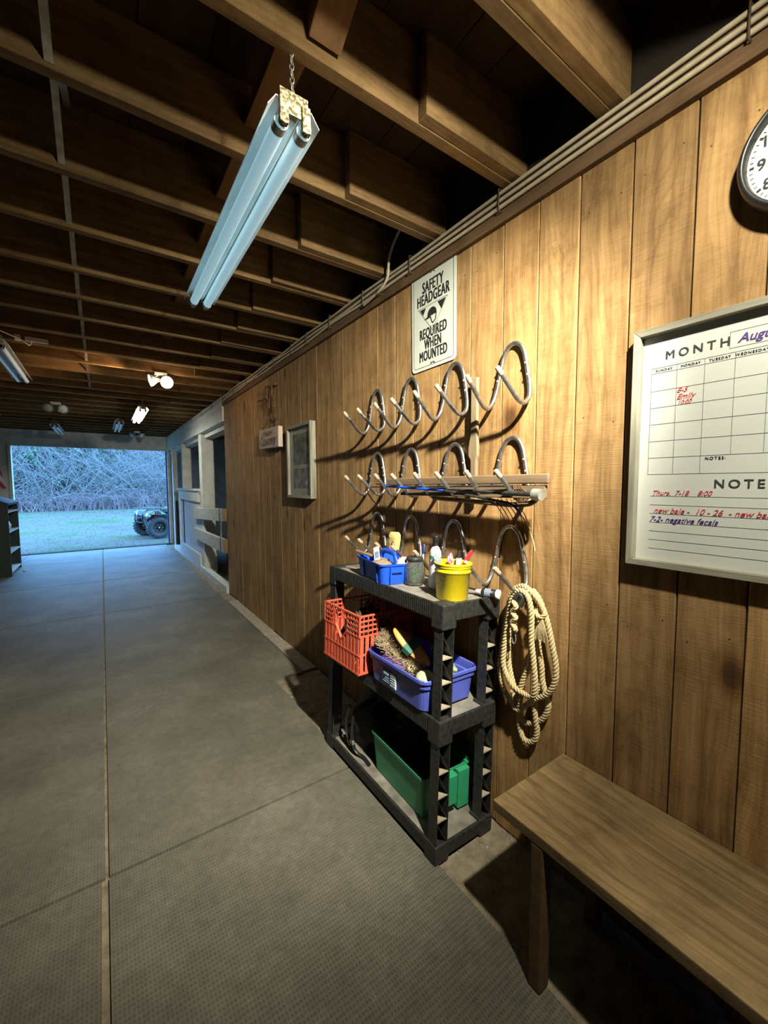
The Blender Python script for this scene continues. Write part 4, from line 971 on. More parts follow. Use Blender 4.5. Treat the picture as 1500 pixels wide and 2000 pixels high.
for (z0, z1) in ((.066, .455), (.541, .885)):
    for cy, sy in ((SY0+.004, 1), (SY1-.004, -1)):
        for cx in (.004, SD-.062):
            mb = MB(); t_ = .004; W_ = .058; D_ = .044
            y0 = cy; y1 = cy+sy*D_; a, b = min(y0, y1), max(y0, y1)
            mb.box(cx, cx+t_, a, b, z0, z1); mb.box(cx+W_-t_, cx+W_, a, b, z0, z1)
            yb = b if sy > 0 else a; mb.box(cx, cx+W_, min(yb, yb-sy*t_), max(yb, yb-sy*t_), z0, z1)
            k = 0; z = z1
            while z > z0+.02:          # groove lines on the aisle face
                mb.box(cx-.0006, cx, a, b, z-.0425, z-.0015); z -= .044
            z = z1-.02; k = 0
            while z > z0+.09:
                # zigzag web: slanted plate from one side to the other
                yo = cy; yi = cy+sy*(D_-t_)
                p = (cx+t_, z) if True else 0
                mb.add([(cx+t_, yo, z-.002), (cx+W_-t_, yo, z-.088), (cx+W_-t_, yi, z-.088), (cx+t_, yi, z-.002), (cx+t_, yo, z-.008), (cx+W_-t_, yo, z-.094), (cx+W_-t_, yi, z-.094), (cx+t_, yi, z-.008)], [(0,1,2,3),(7,6,5,4),(0,4,5,1),(2,6,7,3)])
                z -= .092
            post = sobj('post', mb, MAT['black_plastic'])
            z = z1-.02
            while z > z0+.09:
                mb = MB(); yo = cy; yi = cy+sy*(D_-t_); q = z-.088
                mb.add([(cx+t_, yo, q+.0), (cx+W_-t_, yo, q), (cx+W_-t_, yi, q), (cx+t_, yi, q), (cx+t_, yo, q-.005), (cx+W_-t_, yo, q-.005), (cx+W_-t_, yi, q-.005), (cx+t_, yi, q-.005)], [(0,1,2,3),(7,6,5,4),(0,4,5,1),(1,5,6,2),(2,6,7,3),(3,7,4,0)])
                z -= .092; obj('dusty_ledge', mb, MAT['dust_ledge'], post, local=True)

def rr(w, l, r, n=4):
    return rrect(w, l, r, n)
def tub_mesh(mb, levels, wall=.003, r=.02):
    """open tub: levels = (width x, length y, z) from bottom to top, centred on the origin"""
    loops = []
    for (w, l, z) in levels: loops.append([(x, y, z) for x, y in rr(w, l, r)])
    for (w, l, z) in levels[::-1]: loops.append([(x, y, max(z, levels[0][2]+wall)) for x, y in rr(w-2*wall, l-2*wall, max(r-wall, .003))])
    n = len(loops[0]); vs = [p for lp in loops for p in lp]; fs = []
    for i in range(len(loops)-1):
        for k in range(n): l_ = (k+1) % n; fs.append((i*n+k, i*n+l_, (i+1)*n+l_, (i+1)*n+k))
    fs.append(tuple(range(n))[::-1]); fs.append(tuple(range((len(loops)-1)*n, len(loops)*n)))
    mb.add(vs, fs)

# --- coral milk crate
C = thing('milk_crate', 'coral red plastic milk crate on the middle shelf at its far end', 'crate', S(-.068+.165, 1.690, .546), (0, TILT, .04))
hw, hl_, H = .160, .160, .272
def lattice(mb, width, put, handle=True):
    """put(u, z) -> point on the outer face; u along the side; bars have thickness inward"""
    def bar(u0, u1, z0, z1, d=.006, o=0): mb.hexa([put(u0,z0,o), put(u1,z0,o), put(u1,z0,o+d), put(u0,z0,o+d), put(u0,z1,o), put(u1,z1,o), put(u1,z1,o+d), put(u0,z1,o+d)])
    h = width/2; a0, a1 = -.052, .052          # handle opening
    rows_ = [H-.006, H-.029, H-.052, H-.075, H-.098]
    for k, z in enumerate(rows_):
        if handle and 1 <= k <= 3: bar(-h, a0, z-.003, z+.003, .010, -.001); bar(a1, h, z-.003, z+.003, .010, -.001)
        elif handle and k == 4: bar(-h, -.048, z-.003, z+.003, .010, -.001); bar(.048, h, z-.003, z+.003, .010, -.001)
        else: bar(-h, h, z-.003, z+.004, .010, -.001)
    bar(-h, h, .085, .092, .010, -.001); bar(-h, h, 0, .008, .010, -.001)
    n = 13
    for k in range(n+1):
        u = -h + width*k/n
        if handle and a0 < u < a1: bar(u-.0015, u+.0015, H-.029, H-.006); continue
        bar(u-.0018, u+.0018, H-.098, H-.006)
    n = 11
    for k in range(n):
        u = -h + width*(k+.5)/n; zt = H-.098
        if handle and abs(u) < .045: zt = H-.154+.052*max(0, abs(u)-.010)/.045
        bar(u-.0085, u+.0085, .008, zt, .004); bar(u+.0085, u+.0100, .008, zt, .012)
    if handle:
        for s in (-1, 1): 
            p = [(s*.052, H-.029), (s*.056, H-.029), (s*.056, H-.092), (s*.052, H-.092)]
            mb.hexa([put(a, b, 0) for a, b in p] + [put(a, b, .012) for a, b in p])
            p = [(s*.052, H-.090), (s*.056, H-.096), (s*.003, H-.152), (s*.0, H-.146)]
            mb.hexa([put(a, b, -.001) for a, b in p] + [put(a, b, .012) for a, b in p])
for nm, put, w_ in (('side_panel', lambda u, z, o: (-hw+o, u, z), 2*hl_), ('side_panel', lambda u, z, o: (hw-o, u, z), 2*hl_), ('end_panel', lambda u, z, o: (u, -hl_+o, z), 2*hw), ('end_panel', lambda u, z, o: (u, hl_-o, z), 2*hw)):
    mb = MB(); lattice(mb, w_, put); obj(nm, mb, MAT['red_crate'], C, local=True)
mb = MB()
for k in range(12): u = -hw+.012+(2*hw-.024)*k/11; mb.box(u-.004, u+.004, -hl_+.006, hl_-.006, 0, .006); mb.box(-hw+.006, hw-.006, u-.004, u+.004, .0005, .0055)
obj('floor_grid', mb, MAT['red_crate'], C, local=True)
# things in the crate
CMT = Matrix.LocRotScale(C.location, C.rotation_euler, None)
t = thing('body_brush', 'dusty tan brush lying in the coral milk crate', 'brush', CMT @ Vector((.03, -.07, .175)), (0, .2, .4))
mb = MB(); mb.ball((0,0,0), .085, 1, .5, .3, 16, 8); obj('back', mb, MAT['stick'], t, local=True)
mb = MB(); mb.ball((0,0,-.03), .078, 1, .5, .35, 16, 8, jit=.3); obj('bristles', mb, MAT['bristle'], t, local=True)
t = thing('halter', 'dark leather halter heaped in the coral milk crate', 'halter', CMT @ Vector((0, .04, .225)))
for k in range(4):
    mb = MB(); pts = [(.09*math.cos(a)*(1-.1*k), .07*math.sin(a+.5*k), .02*math.sin(2*a+k)+.012*k-.03) for a in [2*PI*i/24 for i in range(24)]]; mb.tube(pts, .010, 6, closed=True, ry=.4); obj('strap', mb, MAT['stall_dark'], t, local=True)
mb = MB(); mb.tube([(.03*math.cos(a)+.05, .0, .03*math.sin(a)+.01) for a in [2*PI*i/16 for i in range(16)]], .003, 6, closed=True); obj('ring', mb, MAT['galv'], t, local=True)
t = thing('work_cloth', 'dark cloth bundled at the bottom of the coral milk crate', 'cloth', CMT @ Vector((0, 0, .115)))
mb = MB(); mb.ball((0,0,0), .122, 1.08, 1.08, .78, 24, 12, jit=.3); obj('folds', mb, MAT['black'], t, local=True)

# --- periwinkle tub
TB = thing('storage_tub', 'periwinkle blue plastic tub holding brushes on the middle shelf', 'tub', S(.122, 1.312, .545), (0, TILT, .0))
W, LL, HH = .30, .405, .126
mb = MB(); tub_mesh(mb, [(W-.045, LL-.045, 0), (W-.040, LL-.040, .004), (W-.028, LL-.028, .080), (W-.026, LL-.026, .090), (W-.014, LL-.014, .094), (W-.012, LL-.012, .115), (W-.010, LL-.010, HH)], .003, .032)
obj('body', mb, MAT['blue_tub'], TB, local=True)
mb = MB(); a = rr(W, LL, .036); b = rr(W-.016, LL-.016, .030); n = len(a)
mb.add([(x, y, HH-.010) for x, y in a]+[(x, y, HH+.001) for x, y in a]+[(x, y, HH+.004) for x, y in rr(W-.006, LL-.006, .034)]+[(x, y, HH+.001) for x, y in b]+[(x, y, HH-.010) for x, y in b], [(i*n+k, i*n+(k+1) % n, (i+1)*n+(k+1) % n, (i+1)*n+k) for i in range(4) for k in range(n)] )
obj('rolled_rim', mb, MAT['blue_tub'], TB, local=True)
mb = MB(); mb.box(-W/2+.010, -W/2+.016, -.015, .085, .020, .082); lab_ = obj('paper_label', mb, MAT['white'], TB, local=True, bev=.003)
mb = MB(); mb.box(-W/2+.0090, -W/2+.0105, .024, .080, .024, .078); obj('printed_panel', mb, MAT['navy'], lab_, local=True)
mb = MB()
for k in range(5): mb.box(-W/2+.0085, -W/2+.0105, -.010, .018, .028+.010*k, .0315+.010*k)
for k in range(3): mb.box(-W/2+.0080, -W/2+.0092, .030, .072-.008*k, .032+.009*k, .035+.009*k)
mb.box(-W/2+.0080, -W/2+.0092, .034, .070, .062, .072)
obj('small_print', mb, MAT['lightblue'], lab_, local=True)
TBM = Matrix.LocRotScale(TB.location, TB.rotation_euler, None)
def bristles(mb, n, fx, L, r=.0011, spread=.2):
    for k in range(n):
        p, d = fx(random.random(), random.random()); p = Vector(p); d = Vector(d)
        d = d + Vector((random.uniform(-spread, spread), random.uniform(-spread, spread), random.uniform(-spread, spread))); d.normalize()
        mb.tube([p, p+d*L*random.uniform(.85, 1.1)], [r, r*.6], 3, caps=False)
# dandy brush with green strap
def at(par, x, y, z): return par @ Vector((x, y, z))
t = thing('dandy_brush', 'oval brush with orange wooden back and green strap on top of the blue tub', 'brush', at(TBM, -.055, -.005, .185), (.70, -.28, .25))
mb = MB(); mb.ball((0,0,0), .105, .34, 1, .13, 28, 12); obj('back', mb, MAT['orange_wood'], t, local=True)
mb = MB(); mb.box(-.040, .040, -.022, .022, .0125, .0165); mb.hexa([(-.044,-.018,-.01),(-.038,-.018,-.01),(-.038,.018,-.01),(-.044,.018,-.01),(-.042,-.020,.016),(-.036,-.020,.016),(-.036,.020,.016),(-.042,.020,.016)]); mb.hexa([(.038,-.018,-.01),(.044,-.018,-.01),(.044,.018,-.01),(.038,.018,-.01),(.036,-.020,.016),(.042,-.020,.016),(.042,.020,.016),(.036,.020,.016)]); obj('strap', mb, MAT['green_strap'], t, local=True, bev=.002)
mb = MB()
def fx(u, v):
    a = 2*PI*u; q = math.sqrt(v)*.9; return (.034*q*math.cos(a), .1*q*math.sin(a), -.008), (.25*math.cos(a)*q, .25*math.sin(a)*q, -1)
bristles(mb, 900, fx, .045, .0013, .15); mb.ball((0,0,-.024), .085, .33, 1, .22, 16, 8); obj('bristles', mb, MAT['bristle_dark'], t, local=True)
t = thing('fibre_brush', 'large pale natural fibre brush sticking out of the blue tub', 'brush', at(TBM, -.060, .060, .120), (.42, -.45, -.05))
mb = MB(); mb.box(-.030, .030, -.115, .115, -.012, .008); obj('back', mb, MAT['stick'], t, local=True, bev=.008)
mb = MB()
def fx(u, v): return ((u-.5)*.058, (v-.5)*.225, .008), ((u-.5)*1.2, (v-.5)*.6, 1)
bristles(mb, 1500, fx, .052, .0017, .28); mb.box(-.030, .030, -.105, .105, .006, .040); obj('bristles', mb, MAT['bristle'], t, local=True)
t = thing('purple_cloth', 'folded purple cloth in the blue tub under the pale fibre brush', 'cloth', at(TBM, -.085, .06, .09), (.1, .15, 0))
mb = MB(); mb.ball((0,0,0), .10, .55, 1, .25, 20, 10, jit=.3); mb.ball((-.02,.0,.02), .085, .35, 1, .2, 20, 10, jit=.3); obj('folds', mb, MAT['purple'], t, local=True)
t = thing('navy_bottle', 'dark navy plastic bottle standing in the blue tub behind the orange brush', 'bottle', at(TBM, .075, -.02, .006), (0, .1, 0))
mb = MB(); mb.lathe([(.001,0),(.034,.0),(.036,.01),(.036,.13),(.030,.155),(.012,.17),(.012,.185),(.001,.185)], 20); obj('body', mb, MAT['navy'], t, local=True)
mb = MB(); mb.lathe([(.014,.180),(.014,.205),(.001,.207)], 16); obj('cap', mb, MAT['blackgloss'], t, local=True)
t = thing('hoof_brush', 'small green and cream brush in the near end of the blue tub', 'brush', at(TBM, .055, -.13, .112), (.25, .15, 1.0))
mb = MB(); mb.box(-.045, .045, -.018, .018, .0, .016); obj('back', mb, plain('sage_green', (.30,.42,.24), .5), t, local=True, bev=.006)
mb = MB(); mb.box(-.040, .040, -.014, .014, -.026, 0); 
for k in range(8): mb.box(-.040+.010*k, -.036+.010*k, -.015, .015, -.028, 0)
obj('bristles', mb, MAT['bristle'], t, local=True)
t = thing('sponge', 'pale green round sponge at the near rim of the blue tub', 'sponge', at(TBM, -.080, -.13, .100))
mb = MB(); mb.ball((0,0,0), .042, 1, 1, .75, 18, 10, jit=.15); obj('body', mb, plain('pale_green_sponge', (.42,.46,.30), .95, 0, .2, 60, .4), t, local=True)
t = thing('red_curry_comb', 'small dark curry comb lying deep in the blue tub', 'comb', at(TBM, .02, .13, .03))
mb = MB(); mb.lathe([(.001,0),(.045,0),(.048,.012),(.03,.022),(.001,.022)], 20); obj('body', mb, MAT['rust'], t, local=True)

# --- yellow pail with tools
P0 = S(.118, 1.130, .971); PM = Matrix.LocRotScale(P0, Euler((0, TILT, 0)), None)
t = thing('pail', 'small bright yellow plastic pail of grooming tools on the top shelf', 'pail', P0, (0, TILT, 0))
mb = MB(); mb.lathe([(.001,0),(.058,0),(.0605,.003),(.0665,.104),(.0700,.106),(.0705,.110),(.067,.113),(.0675,.121),(.0700,.123),(.0705,.127),(.0690,.130),(.0735,.133),(.074,.1395),(.071,.141),(.0690,.137),(.065,.10),(.058,.004),(.001,.004)], 48); obj('body', mb, MAT['yellow'], t, local=True)
mb = MB(); mb.tube([(.0755*math.cos(a)*1.0, .0755*math.sin(a), .118-.055*math.sin(a)) for a in [PI*k/20 for k in range(21)]], .0016, 6); obj('wire_handle', mb, MAT['galv'], t, local=True)
mb = MB()
for k in range(22):
    z = random.uniform(.02, .10); a = random.uniform(-1.2, .3)+PI*1.15; r_ = .0612+.0055*z/.11+.0004
    mb.ball((r_*math.cos(a), r_*math.sin(a), z), random.uniform(.0008, .0018), 1, 1, 1.6, 6, 4)
obj('scuffs', mb, MAT['rust'], t, local=True)
def tool(nm, lab, cat, parts, pos, rot):
    t = thing(nm, lab, cat, PM @ Vector(pos), rot)
    for pn, mb, m_ in parts: obj(pn, mb, m_, t, local=True)
mb = MB(); mb.tube([(0,0,-.11),(0,0,.0),(0,0,.03),(0,0,.048),(0,0,.055)], [.006,.008,.013,.012,.004], 12, ry=.6); tool('hoof_pick', 'grey-blue tool handle leaning left in the yellow pail', 'tool', [('handle', mb, MAT['greyblue'])], (-.025,.035,.115), (-.35,-.45,0))
mb = MB(); mb.tube([(.014*math.cos(a), 0, .014*math.sin(a)+.03) for a in [2*PI*k/16 for k in range(16)]], .0045, 8, closed=True); mb.tube([(.010,0,.018),(-.006,0,-.10)], .004, 6); mb2 = MB(); mb2.tube([(.013*math.cos(a)-.02, .004, .013*math.sin(a)+.022) for a in [2*PI*k/16 for k in range(16)]], .0045, 8, closed=True); mb2.tube([(-.016,.004,.010),(.0,.004,-.10)], .004, 6)
tool('scissors', 'pink handled scissors in the yellow pail', 'scissors', [('blade', mb, MAT['pink']), ('blade', mb2, MAT['pink'])], (.005,.012,.125), (-.1,.1,.6))
mb = MB(); mb.box(-.012,.012,-.008,.008,-.12,.030); mb2 = MB(); mb2.hexa([(-.010,-.003,.03),(.010,-.003,.03),(.010,.003,.03),(-.010,.003,.03),(.008,-.003,.060),(.018,-.003,.058),(.018,.003,.058),(.008,.003,.060)])
tool('clipper', 'pale blue clipper with a dark tip in the yellow pail', 'tool', [('body', mb, MAT['lightblue']), ('tip', mb2, MAT['blackgloss'])], (.022,-.010,.125), (0,.1,.5))
mb = MB(); mb.tube([(0,0,-.12),(0,0,.0),(0,0,.045),(0,0,.062)], [.006,.010,.011,.004], 12, ry=.45); tool('scraper', 'bright red curved tool leaning right in the yellow pail', 'tool', [('handle', mb, MAT['red'])], (.030,-.030,.135), (.35,.35,0))
mb = MB(); mb.box(-.014,.014,-.006,.006,-.10,.016); tool('comb', 'flat yellow comb standing in the yellow pail', 'comb', [('body', mb, MAT['yellow'])], (.034,-.012,.125), (.05,.0,.9))

# --- blue grooming caddy
CP = S(.108, 1.545, .971); t = thing('caddy', 'bright blue plastic carry caddy with arched handle on the top shelf', 'caddy', CP, (0, TILT, -.16)); KM = Matrix.LocRotScale(CP, t.rotation_euler, None)
mb = MB(); tub_mesh(mb, [(.185,.255,0),(.187,.257,.003),(.205,.275,.082),(.216,.286,.084),(.217,.287,.092)], .003, .020); obj('body', mb, MAT['blue_caddy'], t, local=True)
mb = MB(); mb.box(-.006, .006, -.130, .130, .01, .080); obj('divider', mb, MAT['blue_caddy'], t, local=True)
mb = MB(); A2 = [(0,-.075,.070),(0,-.072,.100),(0,-.055,.120),(0,-.03,.126),(0,.03,.126),(0,.055,.120),(0,.072,.100),(0,.075,.070)]; mb.tube(smooth(A2), .0085, 10, ry=1.5); obj('arched_handle', mb, MAT['blue_caddy'], t, local=True)
mb = MB()
for y in (.062, -.085): mb.hexa([(-.098,y-.003,.004),(-.090,y-.003,.004),(-.090,y+.003,.004),(-.098,y+.003,.004),(-.107,y-.005,.08),(-.099,y-.005,.08),(-.099,y+.005,.08),(-.107,y+.005,.08)])
mb.box(-.06,.0,-.146,-.139,.055,.078); mb.box(-.06,-.054,-.146,-.136,.012,.06)
obj('moulded_rib', mb, MAT['blue_caddy'], t, local=True)
def inK(nm, lab, cat, pos, rot, parts):
    q = thing(nm, lab, cat, KM @ Vector(pos), rot)
    for pn, mb, m_ in parts: obj(pn, mb, m_, q, local=True)
mb = MB(); mb.hexa([(-.012,-.06,-.003),(.012,-.06,-.003),(.012,.06,-.003),(-.012,.06,-.003),(-.014,-.06,.003),(.014,-.06,.003),(.014,.06,.003),(-.014,.06,.003)]); mb2 = MB(); mb2.box(-.010,.010,-.035,.02,.003,.0036)
inK('label_tag', 'white printed plastic strip lying across the blue caddy', 'strip', (-.045, .035, .108), (.45,-.35,-.7), [('strip', mb, MAT['white']), ('print', mb2, MAT['greyblue'])])
mb = MB(); mb.ball((0,0,0), .040, 1, 1.3, .6, 18, 10, jit=.2); inK('grey_brush', 'small grey brush heaped in the blue caddy under the handle', 'brush', (-.055, -.035, .072), (0,0,.4), [('bristles', mb, MAT['bristle_dark'])])
mb = MB(); mb.ball((0,0,0), .036, 1, 1, .9, 16, 10, jit=.4); mb.ball((.01,-.04,.002), .024, 1, 1, .9, 12, 8, jit=.4); inK('cotton_wad', 'crumpled pinkish cotton wad in the near end of the blue caddy', 'cloth', (.030, -.095, .080), (0,0,0), [('wad', mb, plain('pinkish_cotton', (.62,.48,.40), .95, 0, .3, 50, .3))])
mb = MB(); mb.tube([(0,-.09,0),(0,.09,.02)], [.009,.007], 10); inK('wooden_pick', 'brown tool handle lying in the far side of the blue caddy', 'tool', (-.05,.08,.085), (.1,0,.5), [('handle', mb, MAT['stick'])])
mb = MB(); mb.tube([(0,0,-.06),(0,0,.02),(0,0,.03)], [.011,.011,.006], 12); inK('brown_bottle', 'small brown bottle in the blue caddy beside the yellow sponge', 'bottle', (.045,-.05,.085), (0,.1,0), [('body', mb, MAT['rust'])])
# --- yellow sponge mitt
q = thing('bath_sponge', 'worn yellow block sponge standing behind the blue caddy', 'sponge', S(.245, 1.690, .971), (0, .05, .1))
mb = MB(); vs = []; fs = []; prof = [(.016,.004),(.020,.03),(.024,.07),(.030,.12),(.034,.16),(.033,.185),(.024,.198)]
for (h_, z) in prof:
    for x, y in rrect(h_*1.1, h_*2, h_*.4, 4): j = 1+.08*noise.noise(Vector((x*60, y*60, z*40))); vs.append((x*j, y*j, z))
n = 20+4
n = len(rrect(1, 2, .4, 4))
for i in range(len(prof)-1):
    for k in range(n): fs.append((i*n+k, i*n+(k+1) % n, (i+1)*n+(k+1) % n, (i+1)*n+k))
fs += [tuple(range(n))[::-1], tuple(range(len(vs)-n, len(vs)))]
mb.add(vs, fs, True); obj('block', mb, MAT['sponge'], q, local=True)
mb = MB()
for k in range(9): mb.ball((-.020+random.uniform(-.002,.002), random.uniform(-.022,.022), random.uniform(.09,.18)), random.uniform(.003,.006), .4, 1, 1.2, 8, 6)
obj('dirt_spots', mb, MAT['bristle_dark'], q, local=True)
# --- glass jar
JP = S(.135, 1.385, .971); q = thing('glass_jar', 'clear glass jar of green herbs with a dark lid on the top shelf', 'jar', JP, (0, TILT, 0))
mb = MB(); mb.lathe([(.001,.0),(.038,.0),(.042,.004),(.042,.085),(.036,.098),(.034,.102),(.034,.112),(.0315,.112),(.0315,.100),(.0395,.084),(.0395,.006),(.001,.004)], 32); obj('glass', mb, MAT['jar_glass'], q, local=True)
mb = MB(); mb.lathe([(.001,.122),(.034,.122),(.037,.119),(.037,.106),(.034,.104),(.001,.104)], 32); obj('lid', mb, MAT['black_plastic'], q, local=True, bev=0)
q2 = thing('herb_clippings', 'green and cream stalks filling the glass jar', 'herbs', JP, (0, TILT, 0)); q2['kind'] = 'stuff'
mb = MB()
for k in range(46):
    a = random.uniform(0, 2*PI); r_ = random.uniform(.0, .031); b_ = a+random.uniform(-1, 1); mb.tube([(r_*math.cos(a), r_*math.sin(a), .010), (.033*math.cos(b_)*.8, .033*math.sin(b_)*.8, random.uniform(.05,.085))], random.uniform(.0015,.004), 5)
obj('stalks', mb, plain('green_stalks', (.20,.30,.12), .7, 0, .6, 90), q2, local=True)
q = thing('marker_pen', 'dark blue capped marker standing upright behind the jar', 'pen', S(.20, 1.40, .971), (0, TILT, 0))
mb = MB(); mb.tube([(0,0,0),(0,0,.13)], .007, 12); obj('barrel', mb, MAT['white'], q, local=True)
mb = MB(); mb.tube([(0,0,.13),(0,0,.170),(0,0,.174)], [.0085,.0085,.005], 12); obj('cap', mb, MAT['navy'], q, local=True)
# --- white bottle
q = thing('lotion_bottle', 'white squeeze bottle with green band and black cap behind the yellow pail', 'bottle', S(.165, 1.285, .971), (0, TILT, -.3))
mb = MB(); mb.lathe([(.001,0),(.033,0),(.036,.005),(.036,.145),(.033,.160),(.022,.175),(.013,.181),(.013,.186),(.001,.186)], 28, sy=1, sx=.62); obj('body', mb, MAT['white'], q, local=True)
mb = MB(); mb.lathe([(.0365,.128),(.0365,.140)], 28, sx=.63); obj('green_band', mb, plain('label_green', (.04,.33,.18), .5), q, local=True)
mb = MB(); mb.lathe([(.001,.225),(.0135,.225),(.0145,.222),(.0145,.184),(.001,.184)], 20); obj('cap', mb, MAT['blackgloss'], q, local=True)
# --- small tube lying
a = S(.230, 1.105, .989); b = S(.262, 1.020, .989); d = (b-a)
q = thing('small_bottle', 'small black and white bottle lying at the near end of the top shelf', 'bottle', a, d.to_track_quat('Z', 'Y').to_euler())
mb = MB(); mb.lathe([(.001,.022),(.0165,.022),(.0175,.026),(.0175,.080),(.001,.080)], 24); obj('body', mb, MAT['blackgloss'], q, local=True)
mb = MB(); mb.lathe([(.001,-.006),(.005,-.006),(.009,.002),(.010,.016),(.0165,.021),(.001,.0215)], 20); obj('nozzle', mb, MAT['white'], q, local=True)
mb = MB(); mb.lathe([(.0178,.080),(.0190,.082),(.0190,.092),(.017,.094),(.001,.094)], 24); obj('cap', mb, MAT['white'], q, local=True)
mb = MB(); mb.lathe([(.0177,.036),(.0177,.060)], 24); obj('label_band', mb, MAT['greyblue'], q, local=True)

# --- bottom shelf: green tote with dark cloth, black bag
q = thing('green_tote', 'green plastic tote on the bottom shelf full of black cloth', 'tote', S(.168, 1.365, .062), (0, TILT, -.04)); GM = Matrix.LocRotScale(q.location, q.rotation_euler, None)
mb = MB(); tub_mesh(mb, [(.215,.36,0),(.218,.363,.004),(.245,.392,.168),(.258,.405,.170),(.259,.406,.182)], .003, .016); obj('body', mb, MAT['green_tote'], q, local=True)
mb = MB(); mb.box(-.030, .030, -.232, -.186, .05, .172); obj('end_grip', mb, MAT['green_tote'], q, local=True, bev=.004)
mb = MB(); mb.box(.045, .105, -.222, -.186, .01, .172); obj('end_pocket', mb, MAT['green_tote'], q, local=True, bev=.004)
q = thing('black_cloth', 'crumpled black cloth heaped in the green tote', 'cloth', GM @ Vector((.0, .0, .14)))
mb = MB(); mb.ball((0,.02,.0), .150, .60, 1.0, .62, 30, 16, jit=.30); mb.ball((.02,-.06,-.02), .10, .8, 1.1, .6, 24, 12, jit=.4); obj('folds', mb, MAT['black'], q, local=True)
q = thing('black_bag', 'black bag slumped at the far end of the bottom shelf with loose straps', 'bag', S(.17, 1.73, .062))
mb = MB(); mb.ball((0,-.02,.130), .140, .78, .80, .90, 28, 16, jit=.22); obj('body', mb, MAT['black'], q, local=True)
for pts in ([(-.13,-.02,.19),(-.145,-.03,.10),(-.14,-.05,.03),(-.12,-.10,.012),(-.125,-.16,.01)], [(-.12,.03,.22),(-.14,.04,.12),(-.138,.0,.04),(-.13,-.06,.015)]):
    mb = MB(); mb.tube(smooth(pts), .009, 8, ry=.4); obj('strap', mb, MAT['blackgloss'], q, local=True)
mb = MB(); mb.box(-.152, -.140, -.045, -.015, .055, .075); obj('buckle', mb, MAT['galv'], q, local=True, bev=.002)

# ============================================================ far left: bookcase, bag, flag
q = thing('bookcase', 'dark green painted bookcase with slanted sides at the far left of the aisle', 'bookcase', (-2.66, 8.8, 0))
for y0, y1 in ((8.36, 8.385), (9.24, 9.265)):
    mb = MB(); mb.prism([(-2.5,0),(-2.5,1.13),(-2.78,1.26),(-2.82,1.26),(-2.82,0)][::-1], 0, 1, Matrix(((1,0,0,0),(0,0,(y1-y0),y0),(0,1,0,0),(0,0,0,1)))); obj('side_panel', mb, MAT['dark_green'], q, bev=.002)
mb = MB(); mb.box(-2.82, -2.805, 8.385, 9.24, .03, 1.25); obj('back_panel', mb, MAT['dark_green'], q)
for z in (.07, .37, .69, 1.0):
    mb = MB(); mb.box(-2.805, -2.502, 8.386, 9.239, z-.02, z); obj('shelf', mb, MAT['white_paint'] if z > 0 else MAT['dark_green'], q)
mb = MB(); mb.hexa([(-2.80,8.34,1.235),(-2.49,8.34,1.10),(-2.49,9.28,1.10),(-2.80,9.28,1.235),(-2.80,8.34,1.262),(-2.485,8.34,1.130),(-2.485,9.28,1.130),(-2.80,9.28,1.262)]); obj('sloping_top', mb, MAT['dark_green'], q)
q = thing('plastic_bag', 'crumpled white plastic bag on an upper shelf of the dark bookcase', 'bag', (-2.60, 8.62, .695))
mb = MB(); mb.ball((-2.60,8.66,.775), .105, .8, 1.2, .75, 18, 10, jit=.4); mb.ball((-2.58,8.60,.865), .05, .8, 1, .8, 12, 8, jit=.5); obj('folds', mb, MAT['white'], q)
q = thing('pebble', 'small pale scrap on the floor beside the dark bookcase', 'scrap', (-2.40, 8.9, 0))
mb = MB(); mb.ball((-2.40,8.75,.014), .018, 1.5, 1, .7, 10, 6, jit=.5); obj('body', mb, MAT['white'], q)
q = thing('flag', 'striped red and white flag hanging on the front wall above the dark bookcase', 'flag', (-3.0, 10.74, 1.9))
def stripes():
    m, nt, p = base('flag_stripes', .8); mp = coords(nt, (1,1,1), (0, .5, 0)); sp = nt.nodes.new('ShaderNodeSeparateXYZ'); nt.links.new(mp.outputs[0], sp.inputs[0])
    mu = nt.nodes.new('ShaderNodeMath'); mu.operation = 'MULTIPLY'; mu.inputs[1].default_value = 52; nt.links.new(sp.outputs[0], mu.inputs[0])
    si = nt.nodes.new('ShaderNodeMath'); si.operation = 'SINE'; nt.links.new(mu.outputs[0], si.inputs[0])
    r = ramp(nt, [(.48, (.42,.03,.04)), (.52, (.62,.60,.58))]); r.color_ramp.interpolation = 'CONSTANT'
    mr = nt.nodes.new('ShaderNodeMapRange'); mr.inputs[1].default_value = -1; mr.inputs[2].default_value = 1; nt.links.new(si.outputs[0], mr.inputs[0]); nt.links.new(mr.outputs[0], r.inputs[0]); nt.links.new(r.outputs[0], p.inputs['Base Color']); return m
mb = MB(); vs = []; fs = []; nx, ny = 16, 24
for j in range(ny+1):
    for i in range(nx+1):
        f = j/ny; w_ = .42+.05*f; x = -3.42 + w_*i/nx + .12*f; z = 2.15-.80*f-.10*(1-i/nx)*f; yy = 10.75-.03-.02*math.sin(i*1.1)*f; vs.append((x, yy, z))
for j in range(ny):
    for i in range(nx): k = j*(nx+1)+i; fs.append((k, k+1, k+nx+2, k+nx+1))
mb.add(vs, fs, True); o = obj('cloth', mb, stripes(), q); sm = o.modifiers.new('thickness', 'SOLIDIFY'); sm.thickness = .003
mb = MB(); mb.tube([(-3.44,10.78,1.10),(-3.43,10.74,2.25)], .012, 8); obj('staff', mb, MAT['stick_z'], q)

